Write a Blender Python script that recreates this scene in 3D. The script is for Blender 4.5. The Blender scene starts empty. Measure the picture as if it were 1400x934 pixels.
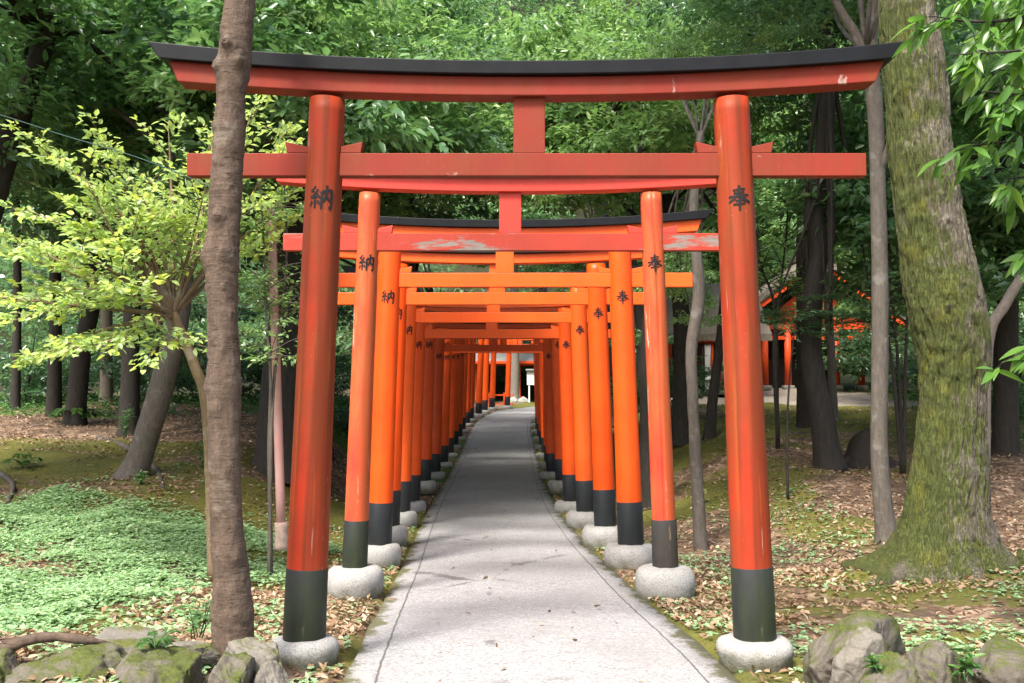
import bpy, bmesh, math, random
import numpy as np
from mathutils import Vector, Matrix, Euler, noise as mnoise

random.seed(7)
RS = np.random.RandomState(11)
S = bpy.context.scene
COL = S.collection
R = math.radians

# ------------------------------------------------------------------ camera
F = 1400.0
EYE = Vector((0, 0, 1.56))
PITCH = math.atan(73 / F)
cam = bpy.data.cameras.new("camera")
cam.sensor_width = 36
cam.lens = 36
cam.clip_end = 600
cam.clip_start = 0.05
cam_o = bpy.data.objects.new("camera", cam)
COL.objects.link(cam_o)
cam_o.location = EYE
cam_o.rotation_euler = (math.pi / 2 + PITCH, 0, 0)
S.camera = cam_o


def W(px, py, Y):
    """world point at distance Y along +y that the photograph shows at px, py"""
    f = Vector((0, math.cos(PITCH), math.sin(PITCH)))
    u = Vector((0, -math.sin(PITCH), math.cos(PITCH)))
    d = f * F + Vector((1, 0, 0)) * (px - 700) + u * (467 - py)
    return EYE + d * (Y / d.y)


# ------------------------------------------------------------------ numpy helpers
def _hash(ix, iy, iz, seed):
    h = (ix.astype(np.int64) * 374761393 + iy.astype(np.int64) * 668265263 + iz.astype(np.int64) * 2147483647 + seed * 1274126177) & 0xffffffff
    h = ((h ^ (h >> 13)) * 1274126177) & 0xffffffff
    h = h ^ (h >> 16)
    return (h & 0xffff) / 32767.5 - 1.0


def vnoise(P, scale=1.0, seed=0):
    P = np.asarray(P, float) * scale
    i = np.floor(P)
    f = P - i
    f = f * f * (3 - 2 * f)
    i = i.astype(np.int64)
    out = 0
    for dx in (0, 1):
        for dy in (0, 1):
            for dz in (0, 1):
                w = (f[..., 0] if dx else 1 - f[..., 0]) * (f[..., 1] if dy else 1 - f[..., 1]) * (f[..., 2] if dz else 1 - f[..., 2])
                out = out + w * _hash(i[..., 0] + dx, i[..., 1] + dy, i[..., 2] + dz, seed)
    return out


def fbm(P, scale=1.0, seed=0, oct=3):
    o = 0
    a = 1.0
    for k in range(oct):
        o = o + a * vnoise(P, scale * 2 ** k, seed + k * 17)
        a *= .5
    return o


def xy3(x, y):
    return np.stack([x, y, np.zeros_like(x)], -1)


def sstep(a, b, x):
    t = np.clip((x - a) / (b - a), 0, 1)
    return t * t * (3 - 2 * t)


def nrm(v):
    return v / (np.linalg.norm(v, axis=-1, keepdims=True) + 1e-9)


# ------------------------------------------------------------------ objects
def mesh_np(name, V, Fc, smooth=False, attrs=None, uv=None):
    me = bpy.data.meshes.new(name)
    V = np.asarray(V, np.float32)
    if isinstance(Fc, np.ndarray):
        n, k = Fc.shape
        me.vertices.add(len(V))
        me.vertices.foreach_set("co", V.ravel())
        me.loops.add(n * k)
        me.loops.foreach_set("vertex_index", Fc.ravel().astype(np.int32))
        me.polygons.add(n)
        me.polygons.foreach_set("loop_start", (np.arange(n) * k).astype(np.int32))
        try:
            me.polygons.foreach_set("loop_total", np.full(n, k, np.int32))
        except Exception:
            pass
    else:
        me.from_pydata([tuple(map(float, v)) for v in V], [], Fc)
    me.update(calc_edges=True)
    me.validate()
    if smooth:
        me.polygons.foreach_set("use_smooth", np.ones(len(me.polygons), bool))
    for k, a in (attrs or {}).items():
        at = me.attributes.new(k, 'FLOAT', 'POINT')
        at.data.foreach_set("value", np.asarray(a, np.float32))
    if uv is not None:
        l = me.uv_layers.new(name="UVMap")
        idx = np.empty(len(me.loops), np.int32)
        me.loops.foreach_get("vertex_index", idx)
        l.data.foreach_set("uv", np.asarray(uv, np.float32)[idx].ravel())
    me.update()
    return me


def link(name, data, mat=None, parent=None, loc=None, rot=None):
    o = bpy.data.objects.new(name, data)
    COL.objects.link(o)
    if mat is not None and data is not None:
        if len(data.materials) == 0:
            data.materials.append(mat)
        elif data.materials[0] is not mat:
            o.material_slots[0].link = 'OBJECT'
            o.material_slots[0].material = mat
    if parent is not None:
        o.parent = parent
    if loc is not None:
        o.location = loc
    if rot is not None:
        o.rotation_euler = rot
    return o


def tag(o, label=None, cat=None, group=None, kind=None):
    if label: o["label"] = label
    if cat: o["category"] = cat
    if group: o["group"] = group
    if kind: o["kind"] = kind
    return o


def thing(name, label, cat, loc, group=None, rotz=0):
    o = bpy.data.objects.new(name, None)
    o.empty_display_size = .2
    COL.objects.link(o)
    o.location = loc
    o.rotation_euler = (0, 0, rotz)
    return tag(o, label, cat, group)


class MB:
    """collects simple shapes into one mesh"""

    def __init__(s):
        s.v = []
        s.f = []
        s.n = 0

    def add(s, V, Fc):
        s.v.append(np.asarray(V, float))
        s.f += [tuple(int(i) + s.n for i in f) for f in Fc]
        s.n += len(V)

    def box(s, c, size, rz=0.0):
        c = np.array(c, float)
        h = np.array(size, float) / 2
        V = np.array([[x, y, z] for x in (-1, 1) for y in (-1, 1) for z in (-1, 1)], float) * h
        cs, sn = math.cos(rz), math.sin(rz)
        V = V @ np.array([[cs, sn, 0], [-sn, cs, 0], [0, 0, 1]]) + c
        s.add(V, [(0, 1, 3, 2), (4, 6, 7, 5), (0, 4, 5, 1), (2, 3, 7, 6), (0, 2, 6, 4), (1, 5, 7, 3)])

    def prism(s, poly, axis, a, b):
        """poly of 2-D points extruded along axis between a and b"""
        n = len(poly)
        V = []
        for t in (a, b):
            for p, q in poly:
                V.append({'x': (t, p, q), 'y': (p, t, q), 'z': (p, q, t)}[axis])
        Fc = [tuple(range(n))[::-1], tuple(range(n, 2 * n))]
        for i in range(n):
            j = (i + 1) % n
            Fc.append((i, j, n + j, n + i))
        s.add(V, Fc)

    def tube(s, pts, rad, seg=10, sub=4, rough=0.0, seed=0, cap=True):
        V, Fc = tube_np(pts, rad, seg, sub, rough, seed, cap)
        s.add(V, Fc)

    def lathe(s, prof, seg=32, c=(0, 0, 0)):
        V = []
        for r, z in prof:
            for k in range(seg):
                a = 2 * math.pi * k / seg
                V.append((c[0] + r * math.cos(a), c[1] + r * math.sin(a), c[2] + z))
        Fc = []
        for i in range(len(prof) - 1):
            for k in range(seg):
                k2 = (k + 1) % seg
                Fc.append((i * seg + k, i * seg + k2, (i + 1) * seg + k2, (i + 1) * seg + k))
        Fc.append(tuple(range(seg))[::-1])
        Fc.append(tuple((len(prof) - 1) * seg + k for k in range(seg)))
        s.add(V, Fc)

    def mesh(s, name, smooth=False, bevel=0, bseg=2):
        me = bpy.data.meshes.new(name)
        V = np.concatenate(s.v)
        me.from_pydata(V.tolist(), [], s.f)
        me.update()
        bm = bmesh.new()
        bm.from_mesh(me)
        bmesh.ops.recalc_face_normals(bm, faces=bm.faces)
        if bevel:
            es = [e for e in bm.edges if len(e.link_faces) == 2 and e.calc_face_angle(0) > .5]
            bmesh.ops.bevel(bm, geom=es, offset=bevel, segments=bseg, affect='EDGES', profile=.5)
        for f in bm.faces:
            f.smooth = smooth and len(f.verts) < 9
        bm.to_mesh(me)
        bm.free()
        return me

    def build(s, name, mat, parent=None, smooth=False, bevel=0, loc=None, rot=None):
        return link(name, s.mesh(name, smooth, bevel), mat, parent, loc, rot)


def catmull(pts, sub):
    P = np.array(pts, float)
    if len(P) < 3 or sub <= 1:
        if sub <= 1:
            return P
        t = np.linspace(0, 1, sub * (len(P) - 1) + 1)[:, None]
        return P[0] * (1 - t) + P[-1] * t
    Q = np.vstack([2 * P[0] - P[1], P, 2 * P[-1] - P[-2]])
    out = []
    for i in range(1, len(Q) - 2):
        for k in range(sub):
            t = k / sub
            a, b, c, d = Q[i - 1], Q[i], Q[i + 1], Q[i + 2]
            out.append(.5 * (2 * b + (c - a) * t + (2 * a - 5 * b + 4 * c - d) * t * t + (3 * b - a - 3 * c + d) * t ** 3))
    out.append(P[-1])
    return np.array(out)


def tube_np(pts, rad, seg=10, sub=4, rough=0.0, seed=0, cap=True):
    P4 = catmull([tuple(p) + (r,) for p, r in zip(pts, rad)], sub)
    P, r = P4[:, :3], np.maximum(P4[:, 3], .0008)
    n = len(P)
    T = nrm(np.gradient(P, axis=0))
    ref = np.array([1.0, 0, 0]) if abs(T[0][0]) < .8 else np.array([0, 1.0, 0])
    U = np.zeros_like(P)
    u = ref
    for i in range(n):
        u = u - T[i] * np.dot(u, T[i])
        u = u / (np.linalg.norm(u) + 1e-9)
        U[i] = u
    B = np.cross(T, U)
    a = np.linspace(0, 2 * math.pi, seg, endpoint=False)
    ring = U[:, None, :] * np.cos(a)[None, :, None] + B[:, None, :] * np.sin(a)[None, :, None]
    rr = np.repeat(r[:, None], seg, 1)
    if rough:
        Q = P[:, None, :] + ring * rr[..., None]
        rr = rr * (1 + rough * fbm(Q, 1.6 / max(r.max(), .02) * .35, seed, 3))
    V = (P[:, None, :] + ring * rr[..., None]).reshape(-1, 3)
    Fc = []
    for i in range(n - 1):
        for k in range(seg):
            k2 = (k + 1) % seg
            Fc.append((i * seg + k, i * seg + k2, (i + 1) * seg + k2, (i + 1) * seg + k))
    if cap:
        Fc.append(tuple(range(seg))[::-1])
        Fc.append(tuple((n - 1) * seg + k for k in range(seg)))
    return V, Fc


# ------------------------------------------------------------------ material helpers
class NT:
    def __init__(s, name):
        s.m = bpy.data.materials.new(name)
        s.m.use_nodes = True
        s.t = s.m.node_tree
        s.t.nodes.clear()
        s.out = s.t.nodes.new('ShaderNodeOutputMaterial')

    def n(s, typ, **kw):
        nd = s.t.nodes.new('ShaderNode' + typ)
        for k, v in kw.items():
            setattr(nd, k, v)
        return nd

    def set(s, sock, v):
        if hasattr(v, 'is_output') or isinstance(v, bpy.types.NodeSocket):
            s.t.links.new(v, sock)
        elif isinstance(v, (tuple, list)) and len(v) == 3 and sock.type == 'RGBA':
            sock.default_value = (*v, 1)
        else:
            sock.default_value = v

    def coord(s, which='Object', scale=(1, 1, 1)):
        tc = s.n('TexCoord')
        if scale == (1, 1, 1):
            return tc.outputs[which]
        mp = s.n('Mapping')
        s.set(mp.inputs['Vector'], tc.outputs[which])
        mp.inputs['Scale'].default_value = scale
        return mp.outputs[0]

    def noise(s, vec, scale, detail=4, rough=.55, dist=0.0, out='Fac'):
        nd = s.n('TexNoise')
        s.set(nd.inputs['Vector'], vec)
        nd.inputs['Scale'].default_value = scale
        nd.inputs['Detail'].default_value = detail
        nd.inputs['Roughness'].default_value = rough
        nd.inputs['Distortion'].default_value = dist
        return nd.outputs[out]

    def voro(s, vec, scale, feature='F1', out='Distance', rnd=1.0):
        nd = s.n('TexVoronoi')
        nd.feature = feature
        s.set(nd.inputs['Vector'], vec)
        nd.inputs['Scale'].default_value = scale
        nd.inputs['Randomness'].default_value = rnd
        return nd.outputs[out]

    def ramp(s, fac, stops, interp='LINEAR'):
        nd = s.n('ValToRGB')
        cr = nd.color_ramp
        cr.interpolation = interp
        while len(cr.elements) < len(stops):
            cr.elements.new(.5)
        for e, (p, c) in zip(cr.elements, stops):
            e.position = p
            e.color = (*c, 1) if isinstance(c, (tuple, list)) else (c, c, c, 1)
        s.set(nd.inputs[0], fac)
        return nd.outputs[0]

    def mix(s, fac, a, b, mode='MIX'):
        nd = s.n('MixRGB', blend_type=mode)
        s.set(nd.inputs[0], fac)
        s.set(nd.inputs[1], a)
        s.set(nd.inputs[2], b)
        return nd.outputs[0]

    def math(s, op, a, b=0.0, c=None):
        nd = s.n('Math', operation=op)
        s.set(nd.inputs[0], a)
        s.set(nd.inputs[1], b)
        if c is not None:
            s.set(nd.inputs[2], c)
        return nd.outputs[0]

    def attr(s, name, out='Fac'):
        nd = s.n('Attribute')
        nd.attribute_name = name
        return nd.outputs[out]

    def bump(s, h, strength=.4, dist=.01, normal=None):
        nd = s.n('Bump')
        nd.inputs['Strength'].default_value = strength
        nd.inputs['Distance'].default_value = dist
        s.set(nd.inputs['Height'], h)
        if normal is not None:
            s.set(nd.inputs['Normal'], normal)
        return nd.outputs[0]

    def bsdf(s, col, rough=.6, normal=None, spec=.5, **kw):
        b = s.n('BsdfPrincipled')
        s.set(b.inputs['Base Color'], col)
        s.set(b.inputs['Roughness'], rough)
        b.inputs['Specular IOR Level'].default_value = spec
        if normal is not None:
            s.set(b.inputs['Normal'], normal)
        for k, v in kw.items():
            s.set(b.inputs[k], v)
        return b.outputs[0]

    def done(s, sh):
        s.t.links.new(sh, s.out.inputs[0])
        return s.m


def paint_mat(name, base, dark, chips=.0, rough=.42, grain=(.42, .36, .30), faded=None, chip_scale=(1, 1, 1), chip_lo=.66, spots=True, spec=.3, scratch=False):
    t = NT(name)
    oc = t.coord('Object')
    big = t.noise(oc, 1.7, 5, .6)
    col = t.mix(t.ramp(big, [(.35, 0), (.7, 1)]), base, dark)
    if faded:
        f2 = t.noise(t.coord('Object', (1, 1, .35)), 4.0, 5, .65)
        col = t.mix(t.ramp(f2, [(.40, 0), (.66, .85)]), col, faded)
    st = t.noise(t.coord('Object', (26, 26, 1.4)), 1.0, 3, .5)
    col = t.mix(t.ramp(st, [(.5, 0), (.8, .22)]), col, (dark[0] * .55, dark[1] * .6, dark[2] * .6))
    if scratch:
        bn = t.noise(t.coord('Object', (9, 9, .22)), 1.0, 4, .55, .3)
        col = t.mix(t.ramp(bn, [(.50, 0), (.60, .75)]), col, (dark[0] * .62, dark[1] * .95, dark[2] * .9))
        bn2 = t.noise(t.coord('Object', (11, 11, .5)), 1.7, 4, .6, .3)
        col = t.mix(t.ramp(bn2, [(.60, 0), (.70, .55)]), col, (base[0] * .85, base[1] * 2.6, base[2] * 1.6))
        sc = t.noise(t.coord('Object', (48, 48, .7)), 1.0, 4, .6)
        gate = t.noise(t.coord('Object', (5, 5, 1.1)), 1.0, 3, .5)
        smk = t.math('MULTIPLY', t.ramp(sc, [(.66, 0), (.70, 1)]), t.ramp(gate, [(.48, 0), (.6, .75)]))
        col = t.mix(smk, col, tuple(min(1, g * 1.1) for g in grain))
    h = st
    if chips > 0:
        wv = t.noise(t.coord('Object', chip_scale), 3.2, 9, .68, .4)
        msk = t.ramp(wv, [(chip_lo, 0), (chip_lo + .035, 1)])
        gl = t.noise(t.coord('Object', tuple(c * 6 for c in chip_scale)), 4.0, 5, .6, .6)
        msk = t.math('MULTIPLY', t.math('MULTIPLY', msk, chips), t.ramp(gl, [(.36, .15), (.48, 1)]))
        wood = t.noise(t.coord('Object', tuple(c * 9 for c in chip_scale)), 4.0, 6, .6)
        gcol = t.mix(wood, tuple(g * .6 for g in grain), tuple(min(1, g * 1.5) for g in grain))
        col = t.mix(msk, col, gcol)
        h = t.math('SUBTRACT', t.math('MULTIPLY', st, .25), t.math('MULTIPLY', msk, .8))
    if spots:
        sp = t.noise(oc, 38, 4, .6)
        col = t.mix(t.ramp(sp, [(.68, 0), (.74, .55)]), col, tuple(min(1, b * 1.15 + .06) for b in base))
    nm = t.bump(h, .18, .006)
    rg = t.ramp(t.noise(oc, 9, 4), [(.3, rough - .08), (.7, rough + .14)])
    return t.done(t.bsdf(col, rg, nm, spec))


def leaf_mat(name, c1, c2, c3=None, trans=.38, rough=.38, spec=.5):
    t = NT(name)
    a = t.attr('tint')
    stops = [(0, c1), (.6, c2)] + ([(1, c3)] if c3 else [])
    col = t.ramp(a, stops)
    b = t.bsdf(col, rough, None, spec)
    tr = t.n('BsdfTranslucent')
    tc = t.mix(.5, col, (c2[0] * 1.4 + .02, c2[1] * 1.5 + .03, c2[2] * .8), 'MIX')
    t.set(tr.inputs[0], tc)
    mx = t.n('MixShader')
    mx.inputs[0].default_value = trans
    t.t.links.new(b, mx.inputs[1])
    t.t.links.new(tr.outputs[0], mx.inputs[2])
    return t.done(mx.outputs[0])


def bark_mat(name, c1, c2, moss=None, moss_amt=0.0, scale=1.0, rings=False, lichen=None, bump=.5, moss_dir=None, furrow=False):
    t = NT(name)
    oc = t.coord('Object')
    v = t.noise(t.coord('Object', (5 * scale, 5 * scale, 1.2 * scale)), 5, 8, .65, .3)
    col = t.mix(t.ramp(v, [(.3, 0), (.7, 1)]), c1, c2)
    fine = t.noise(oc, 60 * scale, 5, .6)
    col = t.mix(t.ramp(fine, [(.35, .35), (.6, 0)]), col, tuple(c * .45 for c in c1))
    h = t.math('ADD', t.math('MULTIPLY', v, .8), t.math('MULTIPLY', fine, .3))
    if furrow:
        fu = t.noise(t.coord('Object', (40, 40, 7.0)), 2.0, 8, .7, .9)
        fm_ = t.ramp(fu, [(.40, 1), (.52, 0)])
        h = t.math('SUBTRACT', h, t.math('MULTIPLY', fm_, 1.2))
    if rings:
        rg = t.noise(t.coord('Object', (1.2, 1.2, 16)), 2.2, 5, .6, .8)
        col = t.mix(t.ramp(rg, [(.60, 0), (.72, .28)]), col, tuple(c * .5 for c in c1))
        h = t.math('ADD', h, t.math('MULTIPLY', rg, .35))
        ds = t.noise(t.coord('Object', (7, 7, 55)), 1.6, 4, .6)
        dm = t.ramp(ds, [(.63, 0), (.67, .8)])
        col = t.mix(dm, col, (.014, .010, .008))
        lt = t.noise(t.coord('Object', (9, 9, 30)), 2.0, 3, .5)
        col = t.mix(t.ramp(lt, [(.66, 0), (.70, .5)]), col, tuple(c * 1.5 for c in c2))
        h = t.math('SUBTRACT', h, t.math('MULTIPLY', dm, .6))
    if lichen:
        ln = t.noise(oc, 5.5, 6, .62)
        col = t.mix(t.ramp(ln, [(.57, 0), (.66, .75)]), col, lichen)
    if moss:
        mn = t.noise(oc, 2.6, 7, .68)
        if moss_dir:
            g = t.n('NewGeometry')
            dt = t.n('VectorMath', operation='DOT_PRODUCT')
            t.set(dt.inputs[0], g.outputs['Normal'])
            dt.inputs[1].default_value = moss_dir
            mn = t.math('ADD', mn, t.math('MULTIPLY', dt.outputs['Value'], .22))
        m = t.ramp(mn, [(.62 - moss_amt, 0), (.74 - moss_amt, .95)])
        mf = t.noise(oc, 120, 4, .7)
        mc = t.mix(t.ramp(mf, [(.3, 0), (.7, 1)]), tuple(c * .45 for c in moss), tuple(c * 1.35 for c in moss))
        mh = t.noise(oc, 4.0, 3)
        mc = t.mix(t.ramp(mh, [(.54, 0), (.70, .55)]), mc, (moss[0] * 1.7, moss[1] * 1.35, moss[2] * .6))
        col = t.mix(m, col, mc)
        h = t.math('ADD', h, t.math('MULTIPLY', t.math('MULTIPLY', mf, m), .6))
    if furrow:
        col = t.mix(t.math('MULTIPLY', fm_, .42), col, (.03, .026, .016))
    return t.done(t.bsdf(col, .85, t.bump(h, bump, .02), .25))


def plain_mat(name, c, rough=.6, var=.25, scale=8, bump=.15, spec=.4):
    t = NT(name)
    oc = t.coord('Object')
    v = t.noise(oc, scale, 6, .6)
    col = t.mix(t.ramp(v, [(.3, 0), (.7, 1)]), tuple(x * (1 - var) for x in c), tuple(min(1, x * (1 + var)) for x in c))
    return t.done(t.bsdf(col, rough, t.bump(v, bump, .01), spec))


def stone_mat(name, c, moss=None, moss_lo=.55, speck=.5, top=.0, foot=None):
    t = NT(name)
    oc = t.coord('Object')
    sp = t.noise(oc, 95, 3, .6)
    col = t.mix(t.ramp(sp, [(.38, speck), (.55, 0)]), c, tuple(x * .35 for x in c))
    b2 = t.noise(oc, 3.0, 7, .65)
    col = t.mix(t.ramp(b2, [(.4, 0), (.75, .6)]), col, tuple(x * .5 for x in c))
    h = t.math('ADD', t.math('MULTIPLY', b2, .9), t.math('MULTIPLY', sp, .15))
    if moss:
        g = t.n('NewGeometry')
        sx = t.n('SeparateXYZ')
        t.set(sx.inputs[0], g.outputs['Normal'])
        mn = t.math('ADD', t.noise(oc, 3.7, 8, .7), t.math('MULTIPLY', sx.outputs['Z'], top))
        m = t.ramp(mn, [(moss_lo, 0), (moss_lo + .12, .92)])
        mf = t.noise(oc, 85, 4, .7)
        mc = t.mix(t.ramp(mf, [(.3, 0), (.7, 1)]), tuple(x * .5 for x in moss), tuple(x * 1.4 for x in moss))
        col = t.mix(m, col, mc)
        h = t.math('ADD', h, t.math('MULTIPLY', t.math('MULTIPLY', mf, m), .5))
    if foot:
        sz = t.n('SeparateXYZ')
        t.set(sz.inputs[0], oc)
        fz = t.math('ADD', sz.outputs['Z'], t.math('MULTIPLY', t.math('SUBTRACT', t.noise(oc, 9, 6, .7), .5), -.22))
        col = t.mix(t.ramp(fz, [(.0, .9), (foot, 0)]), col, t.mix(t.noise(oc, 40, 4), (.06, .05, .035), (.10, .11, .04)))
    return t.done(t.bsdf(col, .85, t.bump(h, .55, .03), .25))


M = {}
M['old_red'] = paint_mat('old_red_paint', (.225, .025, .0145), (.165, .022, .013), .85, .6, (.30, .23, .19), (.17, .035, .014), (1.2, 1.2, .7), .635, spec=.2)
M['old_red_post'] = paint_mat('old_red_post_paint', (.335, .029, .0095), (.19, .026, .0095), .95, .52, (.42, .30, .25), (.20, .05, .017), (2.6, 2.6, .2), .635, scratch=True, spec=.16)
M['peel_beam'] = paint_mat('peeling_red_paint', (.36, .037, .019), (.29, .036, .020), 1.0, .65, (.175, .16, .14), None, (.25, 1, 1.6), .53)
M['peel_lintel'] = paint_mat('worn_red_paint', (.54, .042, .026), (.46, .045, .028), 1.0, .45, (.38, .34, .28), None, (1, 1, 1.4), .69)
M['peel_post'] = paint_mat('worn_red_post_paint', (.52, .040, .022), (.48, .07, .02), 1.0, .42, (.34, .33, .24), (.42, .12, .035), (2.4, 2.4, .3), .59, scratch=True)
M['orange'] = paint_mat('vermilion_paint', (.75, .084, .006), (.65, .064, .005), 0, .38)
M['orange_beam'] = paint_mat('vermilion_beam_paint', (.75, .098, .009), (.67, .076, .007), 0, .42)
M['orange_b'] = paint_mat('vermilion_paint_faded', (.74, .095, .009), (.66, .072, .007), .5, .44, (.40, .22, .12), (.60, .085, .006), (2.5, 2.5, .25), .70)
M['orange_c'] = paint_mat('vermilion_paint_fresh', (.77, .079, .005), (.69, .062, .004), 0, .36)
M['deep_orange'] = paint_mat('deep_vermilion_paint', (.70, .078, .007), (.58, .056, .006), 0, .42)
M['black_cap'] = plain_mat('black_cap_paint', (.0055, .0062, .0078), .5, .4, 6, .12, .16)
M['black_foot'] = paint_mat('black_foot_paint', (.014, .016, .019), (.02, .023, .022), .5, .45, (.10, .10, .08), None, (1.5, 1.5, .3), .68, False)
M['worn_foot'] = paint_mat('worn_black_paint', (.017, .019, .019), (.011, .012, .012), .9, .55, (.075, .075, .055), (.026, .036, .014), (2, 2, .3), .64, False)
M['rot_foot'] = paint_mat('rotted_wood_paint', (.030, .029, .027), (.02, .02, .019), 1, .65, (.16, .11, .07), (.05, .04, .03), (3, 3, .25), .60, False)
M['ink'] = plain_mat('black_ink', (.003, .003, .0035), .75, .1)
M['granite'] = stone_mat('granite', (.33, .322, .30), (.10, .11, .035), .70, .6, .0, .10)
M['granite_moss'] = stone_mat('mossy_granite', (.34, .33, .30), (.09, .11, .03), .60, .5, .05, .10)
M['boulder'] = stone_mat('boulder', (.115, .10, .08), (.06, .075, .010), .52, .3, .14)
M['boulder_bare'] = stone_mat('bare_boulder', (.155, .14, .115), (.085, .095, .016), .60, .3, .14)
M['bark_brown'] = bark_mat('brown_bark', (.064, .044, .031), (.122, .086, .062), None, 0, 1.0, True, (.14, .115, .09), .75)
M['bark_moss'] = bark_mat('mossy_bark', (.125, .105, .078), (.235, .205, .155), (.085, .105, .022), .165, 1.3, False, (.30, .28, .22), .8, (-.7, -.25, .1), True)
M['bark_grey'] = bark_mat('grey_bark', (.07, .058, .047), (.135, .118, .098), (.04, .055, .02), .03, 1.2, False, (.16, .15, .13), .5)
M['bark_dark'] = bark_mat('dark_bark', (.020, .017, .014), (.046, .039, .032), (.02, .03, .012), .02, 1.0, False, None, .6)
M['bark_pale'] = bark_mat('pale_bark', (.13, .11, .09), (.22, .19, .155), None, 0, 1.4, True, None, .3)
M['bark_olive'] = bark_mat('olive_bark', (.13, .09, .05), (.22, .16, .095), None, 0, 1.6, False, (.24, .21, .15), .4)

M['leaf_dark'] = leaf_mat('dark_leaf', (.035, .085, .040), (.075, .160, .070), (.18, .28, .12), .38, .30, .8)
M['leaf_mid'] = leaf_mat('mid_leaf', (.06, .135, .058), (.12, .24, .095), (.26, .38, .16), .42, .32, .8)
M['leaf_light'] = leaf_mat('light_leaf', (.09, .18, .065), (.18, .31, .11), (.36, .48, .18), .45, .34, .8)
M['leaf_yellow'] = leaf_mat('young_leaf', (.24, .35, .16), (.40, .52, .22), (.58, .62, .09), .45, .40)
M['leaf_long'] = leaf_mat('long_leaf', (.05, .125, .03), (.11, .24, .04), (.20, .34, .05), .50, .28)
M['leaf_clover'] = leaf_mat('clover_leaf', (.17, .29, .14), (.28, .43, .22), (.42, .55, .28), .35, .40)
M['leaf_grass'] = leaf_mat('grass_leaf', (.04, .10, .03), (.08, .18, .05), (.14, .26, .07), .40, .45)
M['leaf_litter'] = leaf_mat('fallen_leaf', (.12, .065, .033), (.27, .175, .10), (.48, .38, .26), .10, .5, .4)
M['wood_dark'] = plain_mat('dark_wood', (.05, .022, .016), .6, .3)
M['hall_red'] = paint_mat('hall_red_paint', (.72, .075, .010), (.6, .055, .010), 0, .5)
M['thatch'] = bark_mat('bark_roof', (.10, .083, .068), (.21, .175, .14), (.10, .11, .05), .02, 1.0, False, None, .6)
M['roof_grey'] = plain_mat('grey_roof', (.16, .158, .15), .7, .2, 14, .3)
M['white'] = plain_mat('white_paint', (.55, .55, .54), .5, .05, 4, .02)
M['pink'] = paint_mat('faded_pink_paint', (.40, .20, .185), (.48, .29, .26), .7, .5, (.45, .36, .32), (.34, .22, .18), (1.5, 1.5, .3), .66)
M['pink_base'] = plain_mat('pinkish_concrete', (.40, .29, .24), .85, .25, 22, .2)
M['cable'] = plain_mat('green_cable', (.02, .055, .042), .5, .1)

# ------------------------------------------------------------------ terrain
PY = np.array([-15, 0, 6.1, 8.8, 10.8, 12.6, 17, 19.7, 23, 30, 38, 47, 53, 70, 120.])
PZ = np.array([0, 0, 0, -.16, -.24, -.30, -.36, -.35, -.32, -.05, .45, .84, .92, 1.2, 2.0])
CY = np.array([-15, 0, 6.1, 8.8, 10.8, 12.6, 14.7, 17, 20, 23, 35, 40, 44, 47, 51, 55, 60, 70, 120])
CX = np.array([1.05, .45, .14, .01, -.06, -.15, -.23, -.31, -.36, -.39, -.38, -.28, .02, .38, 1.25, 2.4, 4.5, 11, 50])
SY = np.array([-15, 0, 8.5, 10.5, 13, 15, 18, 22, 27, 33, 40, 50, 66, 80, 97, 130])
SL = np.array([0, 0, .0, .06, .26, .55, .82, 1.15, 1.30, 1.5, 1.9, 2.5, 3.5, 19, 38, 56])
SR = np.array([0, 0, .0, .0, .08, .32, .60, 1.0, 1.32, 1.70, 2.0, 2.5, 3.5, 19, 38, 56])


def smooth_interp(y, X, Z):
    y = np.asarray(y, float)
    return (np.interp(y - .8, X, Z) + np.interp(y, X, Z) * 2 + np.interp(y + .8, X, Z)) / 4


def path_z(y): return smooth_interp(y, PY, PZ)
def path_x(y): return smooth_interp(y, CY, CX)


def ground_z(x, y):
    x = np.asarray(x, float)
    y = np.asarray(y, float)
    d = x - path_x(y)
    side = np.where(d < 0, smooth_interp(y, SY, SL), smooth_interp(y, SY, SR))
    fl = sstep(44, 52, y) * sstep(10, 6, np.abs(x - 1)) * sstep(72, 67, y)
    side = side * (1 - fl) + (path_z(y) + .05) * fl
    w = sstep(1.75, 4.6, np.abs(d))
    z = path_z(y) * (1 - w) + side * w
    P = xy3(x, y)
    amp = sstep(1.3, 2.6, np.abs(d))
    z = z + amp * (.07 * fbm(P, .55, 3, 3) + .02 * vnoise(P, 3.1, 9))
    z = z + .22 * sstep(-1.15, -1.7, x) * sstep(6.9, 5.4, y) * sstep(3.6, 4.4, y)      # raised bed behind the left boulders
    z = z + .10 * sstep(2.2, 3.2, x) * sstep(6.4, 5.4, y) * sstep(3.6, 4.4, y)
    far = sstep(34, 60, np.abs(x))
    z = z + far * 7
    z = np.where(np.abs(d) < 1.12, path_z(y) - .035, z)
    return z


def gz(x, y): return float(ground_z(np.array([x]), np.array([y]))[0])


xs = np.concatenate([np.linspace(-70, -14, 40, endpoint=False), np.linspace(-14, -5, 70, endpoint=False), np.linspace(-5, 6, 230, endpoint=False),
                     np.linspace(6, 16, 80, endpoint=False), np.linspace(16, 70, 40)])
ys = np.concatenate([np.linspace(-14, 3, 25, endpoint=False), np.linspace(3, 14, 230, endpoint=False), np.linspace(14, 36, 150, endpoint=False),
                     np.linspace(36, 130, 90)])
GX, GY = np.meshgrid(xs, ys)
gx, gy = GX.ravel(), GY.ravel()
GZ = ground_z(gx, gy)
nx, ny = len(xs), len(ys)
ii = np.arange(nx * ny).reshape(ny, nx)
Fg = np.stack([ii[:-1, :-1], ii[:-1, 1:], ii[1:, 1:], ii[1:, :-1]], -1).reshape(-1, 4)


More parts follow.
